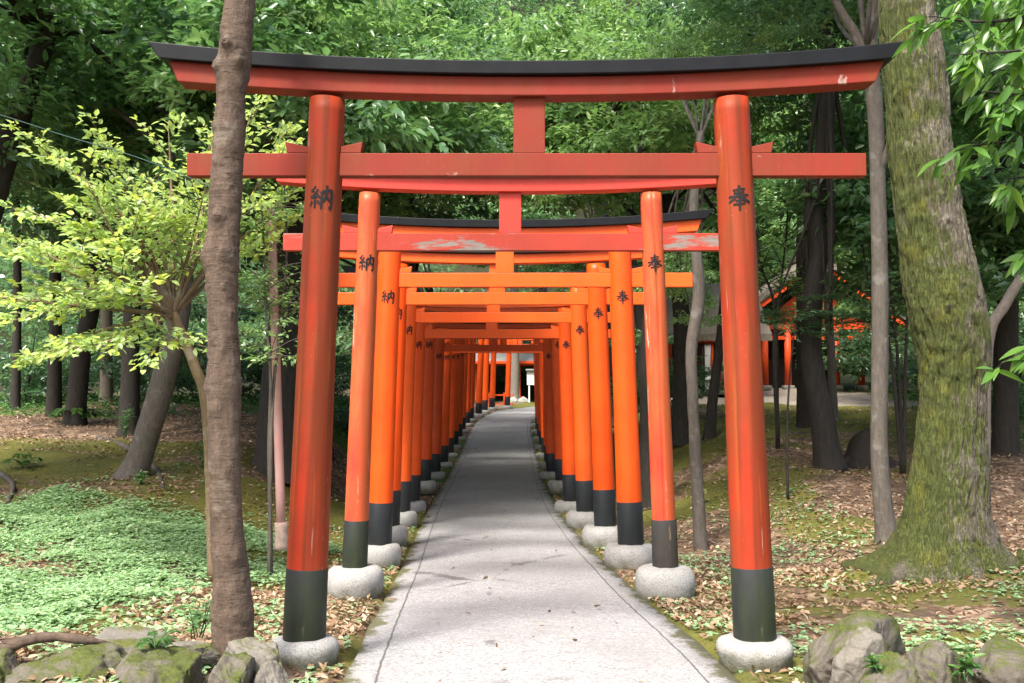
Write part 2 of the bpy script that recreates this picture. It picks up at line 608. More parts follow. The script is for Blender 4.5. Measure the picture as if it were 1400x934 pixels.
def moss_mask(x, y):
    P = xy3(x, y)
    n = fbm(P, .45, 21, 4)
    d = np.abs(x - path_x(y))
    m = .5 + .65 * n
    m = m + .04 * sstep(2.2, 1.2, d)
    m = np.where(x < 0, m + .42 * sstep(9, 12, y) * sstep(19, 15, y), m)          # moss bank on the left
    m = np.where(x > 0, m - .55 * sstep(3.5, 5.5, x) * sstep(8.5, 10.5, y) * sstep(21, 18, y) + .45 * sstep(17.5, 19.5, y), m)
    m = np.where((x < 0), m - .75 * sstep(16.5, 18.5, y), m)
    m = m + .22 * sstep(.8, 1.4, x) * sstep(10, 9, y)
    return np.clip(m, 0, 1)


def gravel_mask(x, y):
    P = xy3(x, y)
    g = sstep(25.5, 27, y + .8 * vnoise(P, .3, 5)) * sstep(40, 36, y) * sstep(3.6, 4.6, x) * sstep(11.5, 9.5, x + vnoise(P, .4, 8))
    return g


def green_mask(x, y):          # low green growth far away
    P = xy3(x, y)
    g = np.where(x < 0, sstep(20.5, 23, y + 1.2 * vnoise(P, .35, 15)), sstep(13, 15, y) * sstep(8, 10, x - .12 * (y - 14)))
    g = g * sstep(35, 31, y)
    return np.clip(g * (.55 + .5 * fbm(P, .6, 31, 3)), 0, 1)


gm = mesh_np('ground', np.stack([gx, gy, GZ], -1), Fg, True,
             {'moss': moss_mask(gx, gy), 'gravel': gravel_mask(gx, gy), 'green': green_mask(gx, gy), 'wood_shade': sstep(29, 34, gy + 2 * vnoise(xy3(gx, gy), .3, 50)) * np.maximum(sstep(64, 72, gy), sstep(4.5, 7, np.abs(gx - path_x(gy)))) * (1 - np.clip(gravel_mask(gx, gy) * 1.2, 0, 1))})
t = NT('forest_ground')
oc = t.coord('Object')
soil = t.mix(t.noise(oc, 6, 8, .7), (.045, .03, .02), (.13, .088, .06))
vc = t.voro(oc, 17, 'F1', 'Color')
hs = t.n('SeparateColor')
t.set(hs.inputs[0], vc)
lit = t.ramp(hs.outputs[0], [(0, (.075, .04, .024)), (.4, (.165, .10, .06)), (.75, (.26, .175, .115)), (1, (.37, .28, .20))])
litn = t.ramp(t.noise(oc, 2.2, 7, .7), [(.42, 0), (.56, 1)])
base = t.mix(litn, soil, lit)
mf = t.noise(oc, 70, 5, .7)
mcol = t.mix(t.ramp(mf, [(.3, 0), (.7, 1)]), (.045, .05, .012), (.125, .128, .024))
mcol = t.mix(t.ramp(t.noise(oc, 1.3, 5), [(.4, 0), (.65, .7)]), mcol, (.15, .145, .026))
mk = t.math('ADD', t.attr('moss'), t.math('MULTIPLY', t.math('SUBTRACT', t.noise(oc, 5, 7, .7), .5), 1.3))
base = t.mix(t.ramp(mk, [(.42, 0), (.60, .95)]), base, mcol)
gcol = t.mix(t.ramp(mf, [(.3, 0), (.7, 1)]), (.04, .09, .018), (.10, .18, .035))
base = t.mix(t.ramp(t.attr('green'), [(.25, 0), (.55, .9)]), base, gcol)
hcol = t.mix(t.noise(oc, 9, 7, .7), (.012, .011, .007), (.04, .045, .018))  # far ground darkened: the deep wood's shade is put into its colour
base = t.mix(t.math('MULTIPLY', t.attr('wood_shade'), .95), base, hcol)
gv = t.mix(t.noise(oc, 55, 4, .7), (.19, .155, .12), (.40, .34, .27))
base = t.mix(t.ramp(t.math('ADD', t.attr('gravel'), t.math('MULTIPLY', t.math('SUBTRACT', t.noise(oc, 1.5, 6), .5), .8)), [(.45, 0), (.6, 1)]), base, gv)
hh = t.math('ADD', t.math('MULTIPLY', t.voro(oc, 17), .6), t.math('MULTIPLY', mf, .6))
M['ground'] = t.done(t.bsdf(base, .92, t.bump(hh, .7, .03), .2))
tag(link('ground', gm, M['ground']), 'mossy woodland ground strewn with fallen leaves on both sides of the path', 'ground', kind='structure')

# path
pys = np.arange(-6, 70.01, .2)
us = np.array([-1.10, -1.085, -.9, -.5, 0, .5, .9, 1.085, 1.10])
pv, puv = [], []
dx = np.gradient(path_x(pys), pys)
for k, y in enumerate(pys):
    tl = math.hypot(1, dx[k])
    for j, u in enumerate(us):
        wob = .02 * float(mnoise.noise(Vector((u * 3, y * 1.3, 2)))) + .012 * float(mnoise.noise(Vector((u * 3, y * 6, 5)))) if abs(u) > 1 else 0
        uu = u + wob
        z = float(path_z(y)) + .012 - .03 * (u / 1.1) ** 2 * .4
        if j in (0, len(us) - 1):
            z -= .09
        pv.append((float(path_x(y)) + uu / tl, y - uu * dx[k] / tl, z))
        puv.append((uu, y))
nn = len(us)
pi_ = np.arange(len(pv)).reshape(-1, nn)
Fp = np.stack([pi_[:-1, :-1], pi_[:-1, 1:], pi_[1:, 1:], pi_[1:, :-1]], -1).reshape(-1, 4)
pm = mesh_np('path', np.array(pv), Fp, True, None, np.array(puv))
t = NT('path_concrete')
uvn = t.n('TexCoord').outputs['UV']
oc = t.coord('Object')
sx = t.n('SeparateXYZ')
t.set(sx.inputs[0], uvn)
u = sx.outputs['X']
sp = t.noise(oc, 120, 3, .75)
sp2 = t.voro(oc, 75, 'F1', 'Color')
hs = t.n('SeparateColor')
t.set(hs.inputs[0], sp2)
col = t.ramp(hs.outputs[0], [(0, (.17, .165, .16)), (.35, (.28, .275, .27)), (.8, (.34, .335, .33)), (1, (.44, .435, .43))])
col = t.mix(t.ramp(sp, [(.35, .55), (.5, 0)]), col, (.13, .125, .12))
pt = t.noise(oc, .9, 7, .62)
col = t.mix(t.ramp(pt, [(.40, 0), (.66, .55)]), col, (.20, .195, .185))
bl = t.noise(oc, 7, 6, .7)
col = t.mix(t.ramp(bl, [(.56, 0), (.68, .45)]), col, (.15, .145, .135))
st = t.noise(t.coord('Object', (3, .5, 1)), 1.4, 6, .65)
col = t.mix(t.ramp(st, [(.52, 0), (.75, .25)]), col, (.22, .21, .20))
wob = t.math('MULTIPLY', t.math('SUBTRACT', t.noise(oc, 4, 4), .5), .03)
au = t.math('ABSOLUTE', u)
sd = t.math('ABSOLUTE', t.math('SUBTRACT', t.math('ADD', au, wob), .905))
seam = t.ramp(sd, [(.003, 1), (.009, 0)])
col = t.mix(t.math('MULTIPLY', seam, .85), col, (.05, .05, .042))
cr = t.voro(t.coord('Object', (1, .55, 1)), .55, 'DISTANCE_TO_EDGE')
crm = t.math('MULTIPLY', t.ramp(t.math('ADD', cr, t.math('MULTIPLY', t.math('SUBTRACT', t.noise(oc, 3, 6, .7), .5), .16)), [(.0, .75), (.008, 0)]), t.ramp(t.noise(oc, .7, 2), [(.5, 0), (.6, 1)]))
col = t.mix(crm, col, (.09, .085, .08))
em = t.math('ADD', t.math('MULTIPLY', t.math('SUBTRACT', au, .965), 3.6), t.math('MULTIPLY', t.math('SUBTRACT', t.noise(oc, 4.0, 7, .72), .52), 2.4))
emm = t.ramp(em, [(.10, 0), (.30, .9)])
mfc = t.mix(t.noise(oc, 60, 4, .7), (.04, .042, .018), (.12, .115, .04))
col = t.mix(emm, col, mfc)
h = t.math('SUBTRACT', t.math('MULTIPLY', sp, .5), t.math('MULTIPLY', t.math('ADD', seam, crm), 1.2))
M['path'] = t.done(t.bsdf(col, .8, t.bump(h, .45, .008), .3))
tag(link('path', pm, M['path']), 'pale grey concrete path with jointed edge strips running through the torii gates', 'path', kind='structure')

# ------------------------------------------------------------------ torii gates
STROKES = {
    'hou': [([(.24, .80), (.50, .825), (.77, .845)], .055), ([(.27, .68), (.50, .70), (.74, .72)], .05), ([(.07, .545), (.5, .575), (.93, .60)], .06),
            ([(.50, .99), (.49, .84), (.44, .66), (.30, .47), (.06, .32)], .07), ([(.55, .60), (.66, .48), (.80, .38), (.97, .31)], .085),
            ([(.33, .375), (.50, .39), (.68, .40)], .05), ([(.24, .235), (.50, .25), (.77, .265)], .055), ([(.505, .50), (.505, .25), (.50, -.02)], .075)],
    'nou': [([(.27, .97), (.20, .85), (.11, .76), (.27, .73)], .055), ([(.38, .84), (.28, .66), (.09, .50), (.40, .535)], .06), ([(.33, .64), (.40, .56), (.44, .49)], .06),
            ([(.265, .52), (.265, .30), (.26, .06)], .065), ([(.14, .38), (.11, .28), (.04, .19)], .06), ([(.36, .39), (.41, .31), (.45, .23)], .06),
            ([(.53, .74), (.54, .45), (.52, .03)], .075), ([(.53, .715), (.72, .75), (.93, .775), (.93, .45), (.91, .07), (.82, .14)], .075),
            ([(.735, .99), (.735, .78), (.69, .52), (.58, .32)], .07), ([(.73, .58), (.79, .45), (.86, .37)], .07)]}


def glyph_mesh(ch, height, r):
    """a brushed character lying on a cylinder of radius r, facing -y, centred at z = 0"""
    V, Fc = [], []
    for si, (pts, w) in enumerate(STROKES[ch]):
        C = catmull([(p[0], p[1], 0) for p in pts], 10)[:, :2]
        n = len(C)
        T = nrm(np.gradient(C, axis=0))
        Nn = np.stack([-T[:, 1], T[:, 0]], -1)
        tt = np.linspace(0, 1, n)
        ww = 1.7 * w * (.72 + .42 * np.cos(tt * 6.283) ** 2 * (1 - .35 * tt)) * np.minimum(1, (.25 + tt / .07)) * np.minimum(1, .18 + (1 - tt) / .14)
        off = .0018 + .00012 * si
        b0 = len(V)
        for i in range(n):
            for s_ in (-1, 0, 1):
                q = C[i] + Nn[i] * s_ * ww[i] * (.5 + .05 * math.sin(i * 2.1 + si))
                x = (q[0] - .5) * height * .96
                z = (q[1] - .48) * height + .04 * x
                a_ = x / r
                V.append(((r + off) * math.sin(a_), -(r + off) * math.cos(a_), z))
        for i in range(n - 1):
            for k in (0, 1):
                Fc.append((b0 + 3 * i + k, b0 + 3 * i + k + 1, b0 + 3 * i + 4 + k, b0 + 3 * i + 3 + k))
    return mesh_np('lettering', np.array(V), np.array(Fc), True)


def post_mesh(H, r0, r1, crack=False):
    prof = []
    for k in range(41):
        t_ = k / 40
        prof.append((r0 + (r1 - r0) * t_ ** 1.1, H * t_))
    b = MB()
    b.lathe(prof, 48)
    me = b.mesh('post', True)
    co = np.empty(len(me.vertices) * 3, np.float32)
    me.vertices.foreach_get('co', co)
    co = co.reshape(-1, 3).astype(float)
    ang = np.arctan2(co[:, 1], co[:, 0])
    d = .0035 * vnoise(np.stack([np.cos(ang) * 1.2, np.sin(ang) * 1.2, co[:, 2] * .9], -1), 1.5, 4)
    if crack:
        dd = np.abs((ang + math.pi / 2 - .06 + .05 * np.sin(co[:, 2] * 2.1) + math.pi) % (2 * math.pi) - math.pi)
        d = d - .02 * np.exp(-(dd / .06) ** 2)
    co[:, 0] += np.cos(ang) * d
    co[:, 1] += np.sin(ang) * d
    me.vertices.foreach_set('co', co.astype(np.float32).ravel())
    me.update()
    return me


def stone_mesh(rx, h, seed):
    prof = []
    for k in range(19):
        a = -math.pi / 2 + math.pi * k / 18
        c, s_ = math.cos(a), math.sin(a)
        prof.append((max(.004, rx * (abs(c) ** .27)), h / 2 + (h / 2 + .0) * math.copysign(abs(s_) ** .95, s_)))
    prof = [(rx * (1.0 - .012 * (9 - k)) if 0 < k < 9 else r, z - .05 if k < 3 else z) for k, (r, z) in enumerate(prof)]
    b = MB()
    b.lathe(prof, 40)
    me = b.mesh('foundation_stone', True)
    for v in me.vertices:
        n = mnoise.noise(Vector((v.co.x * 2.4 + seed * 7.3, v.co.y * 2.4, v.co.z * 2.5)))
        n2 = mnoise.noise(Vector((v.co.x * 9 + seed, v.co.y * 9, v.co.z * 9)))
        f = 1 + .12 * n + .03 * n2
        v.co.x *= f
        v.co.y *= f
        if v.co.z > h * .8:
            v.co.z += .012 * n2
    me.update()
    return me


def beam_curve(hl_b, hl_t, z0, z1, depth, rise, seg=36, endtilt=0):
    """a beam along x whose ends turn up; hl_b and hl_t are the half lengths at the bottom and top"""
    b = MB()
    V = []
    for k in range(seg + 1):
        s_ = -1 + 2 * k / seg
        lift = rise * abs(s_) ** 2.05
        thick = 1 + .28 * abs(s_) ** 2.5 if rise > 0 else 1
        for (hl, z, yy) in ((hl_b, z0, -1), (hl_b, z0, 1), (hl_t, z0 + (z1 - z0) * thick, 1), (hl_t, z0 + (z1 - z0) * thick, -1)):
            V.append((s_ * hl, yy * depth / 2, z + lift))
    Fc = [(0, 1, 2, 3)[::-1], tuple(4 * seg + i for i in (0, 1, 2, 3))]
    for k in range(seg):
        for i in range(4):
            j = (i + 1) % 4
            Fc.append((4 * k + i, 4 * k + j, 4 * k + 4 + j, 4 * k + 4 + i))
    b.add(V, Fc)
    return b.mesh('beam', False, .006, 2)


H_POST = 3.205
ZN0, ZN1 = 2.70, 2.85          # tie beam
SEP = 2.65
LEAN = .105 / H_POST            # how far each post leans inwards, per metre


def make_gate(label, r0, r1, mats, hl=1.0, crack=False, stone=(.20, .14), foot_h=.41, rot=False, gseed=0, dz=0.0, xo=0.0):
    ZN0, ZN1 = globals()['ZN0'] + dz, globals()['ZN1'] + dz * .6
    g = thing('torii_gate', label, 'torii gate', (0, 0, 0), 'torii gates standing along the path')
    pm_ = [post_mesh(H_POST, r0, r1, crack and s > 0) for s in (-1, 1)]
    for i, s in enumerate((-1, 1)):
        p = link('post', pm_[i], mats['post'], g, (s * SEP / 2, 0, 0), (0, -s * math.atan(LEAN), 0))
        fb = MB()
        fh = foot_h * (1.02 if s > 0 else 1)
        fb.lathe([(r0 + .004, -.01), (r0 + .004 - .1 * (r0 - r1) * .5, fh * .5), (r0 + .0035 - (r0 - r1) * .12, fh)], 48)
        fm = fb.mesh('foot', True, .002)
        if rot and s > 0:
            bm = bmesh.new()
            bm.from_mesh(fm)
            bmesh.ops.subdivide_edges(bm, edges=bm.edges, cuts=3)
            for v in bm.verts:
                n = mnoise.noise(Vector((v.co.x * 14, v.co.y * 14, v.co.z * 5)))
                k = 1.03 + .03 * n * (1 - v.co.z / fh)
                v.co.x *= k
                v.co.y *= k
            bm.to_mesh(fm)
            bm.free()
        link('foot', fm, mats['rot'] if (rot and s > 0) else mats['foot'], p)
        zc = 2.585
        rr = r0 + (r1 - r0) * (zc / H_POST) ** 1.1
        off = .07 if s < 0 else -.01
        link('lettering', glyph_mesh('nou' if s < 0 else 'hou', .15, rr + .0015), M['ink'], p, (0, 0, zc), (0, 0, off))
        sm = stone_mesh(stone[0] * (1.0 if s < 0 else 1.12), stone[1], gseed + i)
        link('foundation_stone', sm, mats['stone'], g, (s * SEP / 2, 0, -stone[1]), (0, 0, gseed * 1.7 + i))
    lint = link('lintel', beam_curve(2.04 * hl, 2.10 * hl, 3.207, 3.322, .16, .085), mats['lintel'], g)
    cap = link('top_cap', beam_curve(2.135 * hl, 2.21 * hl, 3.324, 3.405, .25, .095), M['black_cap'], g)
    tb = MB()
    tb.box((0, 0, (ZN0 + ZN1) / 2), (3.98 * hl, .085, ZN1 - ZN0))
    me = tb.mesh('tie_beam', False, .005)
    link('tie_beam', me, mats['beam'], g)
    sb = MB()
    sb.box((0, 0, (ZN1 + 3.21) / 2), (.19, .075, 3.21 - ZN1 - .002))
    link('strut', sb.mesh('strut', False, .004), mats.get('strut', mats['beam']), g)
    for ch in g.children:
        if ch.name.split('.')[0] in ('lintel', 'top_cap', 'tie_beam'):
            ch.location.x = xo
    for s in (-1, 1):
        xp = s * (SEP / 2 - LEAN * ZN1)
        rp = r0 + (r1 - r0) * .9
        for d in (-1, 1):
            wb = MB()
            a, b_ = xp + d * (rp - .02), xp + d * (rp + .125)
            z = ZN1 + .0025
            poly = [(a, z), (b_ - d * .012, z), (b_, z + .068), (a, z + .035)]
            wb.prism(poly, 'y', -.038, .038)
            link('wedge', wb.mesh('wedge', False, .003), mats['wedge'], g)
    return g


def copy_tree(o, parent=None):
    c = o.copy()
    COL.objects.link(c)
    if parent is not None:
        c.parent = parent
    for ch in list(o.children):
        copy_tree(ch, c)
    return c


gate_px = [(416, 1032, 871), (485, 910, 774), (517.5, 862.5, 743), (531, 827.5, 718), (548, 801, 698.5), (563, 781, 684.5), (579.5, 769, 656.5), (594, 755, 644.5)]
pos = []
for a, b, y in gate_px:
    dy = W(700, y, 1.0) - EYE
    d_per = (W(a, y, 1.0) - W(b, y, 1.0)).length
    Y = SEP / d_per
    p1, p2 = W(a, y, Y), W(b, y, Y)
    pos.append(((p1.x + p2.x) / 2, Y, p1.z))
yy = pos[-1][1]
for k in range(7):
    yy += 2.37
    pos.append((-.39 + .1 * max(0, k - 4) / 2, yy, float(path_z(yy)) + .13))
tail = [(-.05, 42.2, -4), (.12, 44.7, -7), (.38, 47.2, -10), (1.05, 50.2, -15)]

g1 = make_gate('weathered dark red torii gate nearest the camera, its feet faded black on low stones', .121, .106,
               dict(post=M['old_red_post'], lintel=M['old_red'], beam=M['old_red'], wedge=M['old_red'], foot=M['worn_foot'], stone=M['granite']),
               1.022, False, (.205, .135), .405, gseed=1, dz=.03, xo=-.016)
g2 = make_gate('red torii gate with peeling grey tie beam, cracked right post and rotted foot', .103, .092,
               dict(post=M['peel_post'], lintel=M['peel_lintel'], beam=M['peel_beam'], strut=M['peel_lintel'], wedge=M['peel_lintel'], foot=M['worn_foot'], rot=M['rot_foot'], stone=M['granite']),
               .985, True, (.235, .26), .39, True, gseed=4)
g3 = make_gate('bright orange torii gate directly behind the peeling red gate', .134, .118,
               dict(post=M['orange'], lintel=M['orange_beam'], beam=M['orange_beam'], wedge=M['orange_beam'], foot=M['black_foot'], stone=M['granite']),
               1.0, False, (.25, .25), .43, gseed=7)
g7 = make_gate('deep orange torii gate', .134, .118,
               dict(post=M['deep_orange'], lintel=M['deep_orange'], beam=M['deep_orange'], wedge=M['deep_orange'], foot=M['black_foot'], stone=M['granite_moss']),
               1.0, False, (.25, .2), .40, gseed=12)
ordn = ['first', 'second', 'third', 'fourth', 'fifth', 'sixth', 'seventh', 'eighth', 'ninth', 'tenth', 'eleventh', 'twelfth', 'thirteenth', 'fourteenth', 'fifteenth', 'sixteenth', 'seventeenth', 'eighteenth', 'nineteenth', 'twentieth']
gates = []
for i, (x, y, z) in enumerate(pos):
    if i == 0: g = g1
    elif i == 1: g = g2
    elif i == 2: g = g3
    elif i < 6:
        g = copy_tree(g3)
        g['label'] = 'bright orange torii gate on pale stones, %s counted from the dark red gate' % ordn[i]
    elif i == 6:
        g = g7
        g['label'] = 'deep orange torii gate where the shade begins, seventh counted from the dark red gate'
    else:
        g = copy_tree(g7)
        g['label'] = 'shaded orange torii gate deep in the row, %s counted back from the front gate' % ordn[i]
    if 2 < i < 6:
        pm2 = M[('orange_c', 'orange_b', 'orange')[i - 3]]
        for ch in g.children:
            if ch.name.split('.')[0] == 'post':
                ch.material_slots[0].link = 'OBJECT'
                ch.material_slots[0].material = pm2
    g.location = (x, y, z)
    g.rotation_euler = (0, 0, R(random.uniform(-.5, .5)) if i > 1 else 0)
    gates.append(g)
tl = ['sunlit orange torii gate just beyond the dark tunnel, nearest of the four there',
      'sunlit orange torii gate beyond the tunnel, second of the four there',
      'sunlit orange torii gate beyond the tunnel, third of the four there',
      'last sunlit orange torii gate where the path bends away, beside the white notice board']
for (x, y, a), lb in zip(tail, tl):
    g = copy_tree(g3)
    g['label'] = lb
    g.location = (x, y, float(path_z(y)) + .16)
    g.rotation_euler = (0, 0, R(a))

# ------------------------------------------------------------------ leaves
def leaf_geo(P, D, N, L, Wd, fold=.25, droop=.15, six=True, tint=None):
    """n leaves: base P, direction D, normal N, length L, width Wd"""
    n = len(P)
    D = nrm(D)
    Sd = nrm(np.cross(D, N))
    N = np.cross(Sd, D)
    L = np.broadcast_to(np.asarray(L, float), (n,))[:, None]
    Wd = np.broadcast_to(np.asarray(Wd, float), (n,))[:, None]
    tip = P + D * L - N * L * droop
    if six:
        l1 = P + D * L * .32 - Sd * Wd * .48 + N * Wd * fold * .5
        l2 = P + D * L * .68 - Sd * Wd * .38 + N * Wd * fold * .4 - N * L * droop * .45
        r1 = P + D * L * .32 + Sd * Wd * .48 + N * Wd * fold * .5
        r2 = P + D * L * .68 + Sd * Wd * .38 + N * Wd * fold * .4 - N * L * droop * .45
        V = np.stack([P, l1, l2, tip, r2, r1], 1).reshape(-1, 3)
        b = (np.arange(n) * 6)[:, None]
        Fc = np.concatenate([b + np.array([[0, 3, 2, 1]]), b + np.array([[0, 5, 4, 3]])], 1).reshape(-1, 4)
        k = 6
    else:
        l = P + D * L * .45 - Sd * Wd * .5 + N * Wd * fold * .4
        r = P + D * L * .45 + Sd * Wd * .5 + N * Wd * fold * .4
        V = np.stack([P, r, tip, l], 1).reshape(-1, 3)
        b = (np.arange(n) * 4)[:, None]
        Fc = b + np.array([[0, 1, 2, 3]])
        k = 4
    if tint is None:
        tint = np.random.rand(n)
    return V, Fc, np.repeat(tint, k)


def spray(C, O, n, length, spread, rs):
    """leaf bases and directions for twig sprays at centres C heading O; n leaves each"""
    m = len(C)
    t_ = rs.rand(m, n)
    ang = rs.rand(m, n) * 2 * math.pi
    up = np.array([0, 0, 1.0])
    side = nrm(np.cross(O, up) + 1e-4)
    ver = np.cross(side, O)
    lat = rs.normal(0, 1, (m, n))
    P = C[:, None] + O[:, None] * (t_[..., None] - .3) * length + side[:, None] * (lat * spread)[..., None] + ver[:, None] * (rs.normal(0, .28, (m, n)) * spread)[..., None]
    D = O[:, None] * (.55 + .4 * t_[..., None]) + side[:, None] * (np.sign(lat) * .7 + rs.normal(0, .3, (m, n)))[..., None] + rs.normal(0, .38, (m, n, 3)) + up * rs.normal(-.16, .3, (m, n))[..., None]
    N = up + rs.normal(0, .42, (m, n, 3)) + O[:, None] * .25
    return P.reshape(-1, 3), D.reshape(-1, 3), N.reshape(-1, 3)


def crown_mesh(name, seed, rad, blobs, per_blob, n_leaf, L, Wd, blob_r=(.7, 1.3), flat=.55, tier=False):
    rs = np.random.RandomState(seed)
    rad = np.array(rad, float)
    B = []
    tries = 0
    while len(B) < blobs and tries < 4000:
        tries += 1
        p = rs.normal(0, 1, 3)
        p = p / np.linalg.norm(p) * rs.rand() ** .42
        q = p * rad
        if all(np.linalg.norm((q - b) / np.array([1, 1, .7])) > blob_r[0] * .85 for b in B):
            B.append(q)
    B = np.array(B)
    V, Fc, T = [], [], []
    nv = 0
    for b in B:
        r = rs.uniform(*blob_r)
        m = int(per_blob * (r / blob_r[1]) ** 1.6) + 4
        d = nrm(rs.normal(0, 1, (m, 3)))
        d[:, 2] = np.where(d[:, 2] < -.25, -d[:, 2] * .6, d[:, 2])
        q = d * (rs.rand(m, 1) ** .4) * r * np.array([1, 1, flat])
        O = nrm(d * np.array([1, 1, .35]) + rs.normal(0, .25, (m, 3)))
        P, D, N = spray(b + q, O, n_leaf, .34 * L / .12, .10 * L / .12, rs)
        n = len(P)
        LL = L * rs.uniform(.65, 1.2, n)
        base_t = np.repeat(np.clip(rs.normal(.45, .2, m), 0, 1), n_leaf)
        tint = np.clip(base_t + rs.normal(0, .15, n), 0, 1)
        v, f, tt = leaf_geo(P, D, N, LL, LL * Wd / L, .3, .14, True, tint)
        V.append(v)
        Fc.append(f + nv)
        T.append(tt)
        nv += len(v)
    me = mesh_np(name, np.concatenate(V), np.concatenate(Fc), True, {'tint': np.concatenate(T)})
    return me, B


CR = [crown_mesh('crown', 1, (2.9, 2.6, 1.9), 26, 30, 24, .20, .085),
      crown_mesh('crown', 2, (2.7, 2.8, 1.7), 24, 30, 24, .20, .082),
      crown_mesh('crown', 3, (2.8, 2.6, 2.0), 26, 40, 26, .145, .064),
      crown_mesh('crown', 4, (2.6, 2.9, 1.6), 24, 40, 26, .14, .062),
      crown_mesh('crown', 5, (1.5, 1.4, 1.1), 14, 40, 16, .09, .04, (.35, .7)),
      crown_mesh('crown', 6, (3.2, 3.0, 1.4), 14, 30, 15, .12, .045, (.5, .9))]


def tree(name, label, base, pts, rad, bark, crowns=(), leaf=None, flare=1.35, seg=14, rough=.06, limb_r=.05, n_limb=7, group=None, extra=None, cat='tree', seed=0):
    """base (x, y); pts: world points of the trunk line above the base; crowns: (x, y, z, scale, variant, rotz)"""
    x, y = base
    z = gz(x, y) - .04
    root = thing(name, label, cat, (x, y, z), group)
    o = np.array([x, y, z])
    P = [np.zeros(3)] + [np.array(p, float) - o for p in pts]
    P0 = P[1] if len(P) > 1 else np.array([0, 0, 1])
    ln = np.linalg.norm(P0)
    k = min(.35, .4 * ln) / ln
    P.insert(1, P0 * k)
    rads = [rad[0] * flare, rad[0] * 1.05] + list(rad[1:]) if len(rad) == len(pts) + 1 else [rad[0] * flare, rad[0] * 1.05] + list(np.linspace(rad[0], rad[-1], len(pts)))
    b = MB()
    b.tube(P, rads, seg, 6, rough, seed)
    rs = np.random.RandomState(seed + 100)
    for (cx, cy, cz, sc, var, rz) in crowns:
        me, B = CR[var]
        sc = np.array(sc if isinstance(sc, (tuple, list)) else (sc, sc, sc), float)
        c = np.array([cx, cy, cz]) - o
        co = link('crown', me, leaf, root, tuple(c), (0, 0, rz))
        co.scale = tuple(sc)
        top = P[-1]
        cs, sn = math.cos(rz), math.sin(rz)
        Bw = (B * sc) @ np.array([[cs, sn, 0], [-sn, cs, 0], [0, 0, 1]]) + c
        idx = rs.permutation(len(Bw))[:n_limb]
        for j in idx:
            e = Bw[j]
            st = P[-1] * .9 + P[-2] * .1 if rs.rand() < .6 else P[-1] * .55 + P[-2] * .45
            mid = st * .5 + e * .5 + rs.normal(0, .18, 3) + np.array([0, 0, .15])
            b.tube([st, mid, e], [limb_r, limb_r * .65, limb_r * .2], 6, 4, 0, 0)
    if extra:
        extra(b, o)
    b.build('trunk', bark, root, True)
    return root


def XP(px, Y): return (px - 700) * Y / F
def up(px, py, Y): return tuple(W(px, py, Y))


